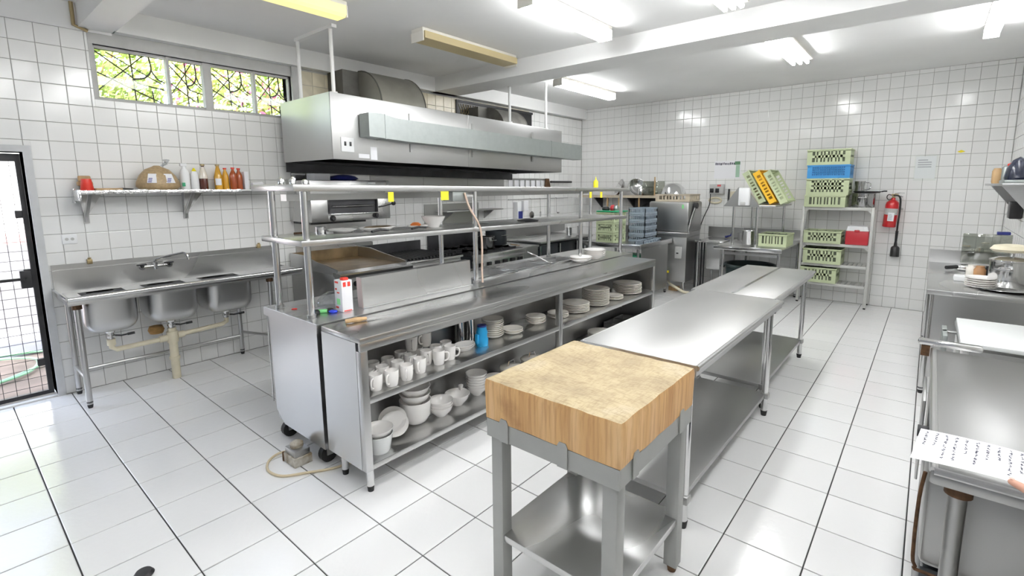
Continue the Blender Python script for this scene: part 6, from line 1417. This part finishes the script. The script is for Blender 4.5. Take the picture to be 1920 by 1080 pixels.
# handwritten sheet and the hand that holds it
PZz = .972
pp = root('handwritten_sheet', 'sheet of paper with handwritten notes held over the near bench', 'paper', (5.66,-6.79,PZz))
N_ = 10; vs = []
for i in range(N_+1):
    for j in range(5):
        u, v = i/N_, j/4; x = 5.507+.020*v+.297*u; y = -6.835+.200*v-.012*u
        vs.append((x, y, PZz+.006*math.sin(u*3.0)+.004*math.sin(v*2.5)-.02*(1-u)*(1-v)*.5))
q = MB(); q._add(vs, [(i*5+j,(i+1)*5+j,(i+1)*5+j+1,i*5+j+1) for i in range(N_) for j in range(4)])
part('sheet', q, PAPER, pp, 60)
def paper_pt(u, v): 
    return (5.507+.020*v+.297*u, -6.835+.200*v-.012*u, PZz+.006*math.sin(u*3.0)+.004*math.sin(v*2.5)-.02*(1-u)*(1-v)*.5+.0012)
q = MB(); rnd = random.Random(21)
for line in range(12):
    u0 = .06+line*.075
    v = .92
    L_ = rnd.uniform(.35,.8)
    while v > .92-L_:
        wl = rnd.uniform(.05,.12); pts = []; k = 0; vv = v
        while vv > v-wl: pts.append(paper_pt(u0+rnd.uniform(-.012,.014), vv)); vv -= .012
        if len(pts) > 2: q.tube(pts, .0008, 3, caps=False)
        v -= wl+.03
part('handwriting', q, INK, pp, 0, kind='stuff')

def skin_mesh(joints, edges, rootv=0, sub=2):
    me = bpy.data.meshes.new('skin'); me.from_pydata([j[0] for j in joints], edges, [])
    o = bpy.data.objects.new('skin_tmp', me); COL.objects.link(o)
    m = o.modifiers.new('s','SKIN'); m.use_smooth_shade = True
    for k, j in enumerate(joints):
        me.skin_vertices[0].data[k].radius = (j[1], j[1] if len(j) < 3 else j[2]); me.skin_vertices[0].data[k].use_root = (k == rootv)
    s = o.modifiers.new('u','SUBSURF'); s.levels = sub; s.render_levels = sub
    bpy.context.view_layer.update()
    ev = o.evaluated_get(bpy.context.evaluated_depsgraph_get()); r = bpy.data.meshes.new_from_object(ev)
    bpy.data.objects.remove(o); bpy.data.meshes.remove(me); return r
hand = root('person', 'hand of a person holding the sheet, only the thumb tip shows at the right edge', 'person', (5.9,-7.15,1.0))
H = Vector((5.79,-6.915,.972))      # middle of the palm, just under and beyond the paper's edge
def hp(x, y, z): return tuple(H+Vector((x,y,z)))
J = [(hp(.03,-.10,.012),.030,.024),(hp(.10,-.36,.03),.043),(hp(.012,-.03,.0),.034,.020),(hp(.0,.015,-.006),.032,.016)]
E_ = [(0,1),(0,2),(2,3)]
for k, (dx, L_) in enumerate(((-.030,.062),(-.008,.070),(.014,.066),(.034,.052))):
    b_ = len(J); J += [(hp(dx,.045,-.014),.0095),(hp(dx-.008,.045+L_*.5,-.018),.0085),(hp(dx-.018,.045+L_,-.014),.0075)]; E_ += [(3,b_),(b_,b_+1),(b_+1,b_+2)]
b_ = len(J); J += [(hp(-.036,-.015,.010),.014),(hp(-.062,.016,.017),.0115),(hp(-.084,.040,.0155),.0095),(hp(-.091,.049,.0135),.006)]; E_ += [(2,b_),(b_,b_+1),(b_+1,b_+2),(b_+2,b_+3)]
me = skin_mesh(J, E_); me.materials.append(SKIN)
for v in me.vertices: v.co -= Vector(hand.location)
me.polygons.foreach_set('use_smooth', [True]*len(me.polygons))
o = link('body', me, hand); ORG[o.name] = Vector(hand.location)
part('sleeve', MB().lathe([(.062,0),(.066,.02),(.078,.34),(0,.36)], (0,0,0), 18).xf(Matrix.Translation(hp(.062,-.22,.02)) @ Vector((.07,-.26,.018)).to_track_quat('Z','Y').to_matrix().to_4x4()), SLEEVE, hand, 50)
part('thumb_nail', MB().lathe([(0,.0),(.0055,.0004),(.006,0)], hp(-.0865,.042,.0245), 10), mat('nail',(.66,.42,.36),0,.35), hand, 50)
# lens cap on the floor
solo('floor_drain', MB().lathe([(0,0),(.035,0),(.04,.008),(.03,.022),(0,.024)], (2.92,-8.075,.0005), 18), BLACK, 'round black knob on the floor at the bottom edge of the photo', 'knob', smooth=50)
bpy.context.view_layer.update()
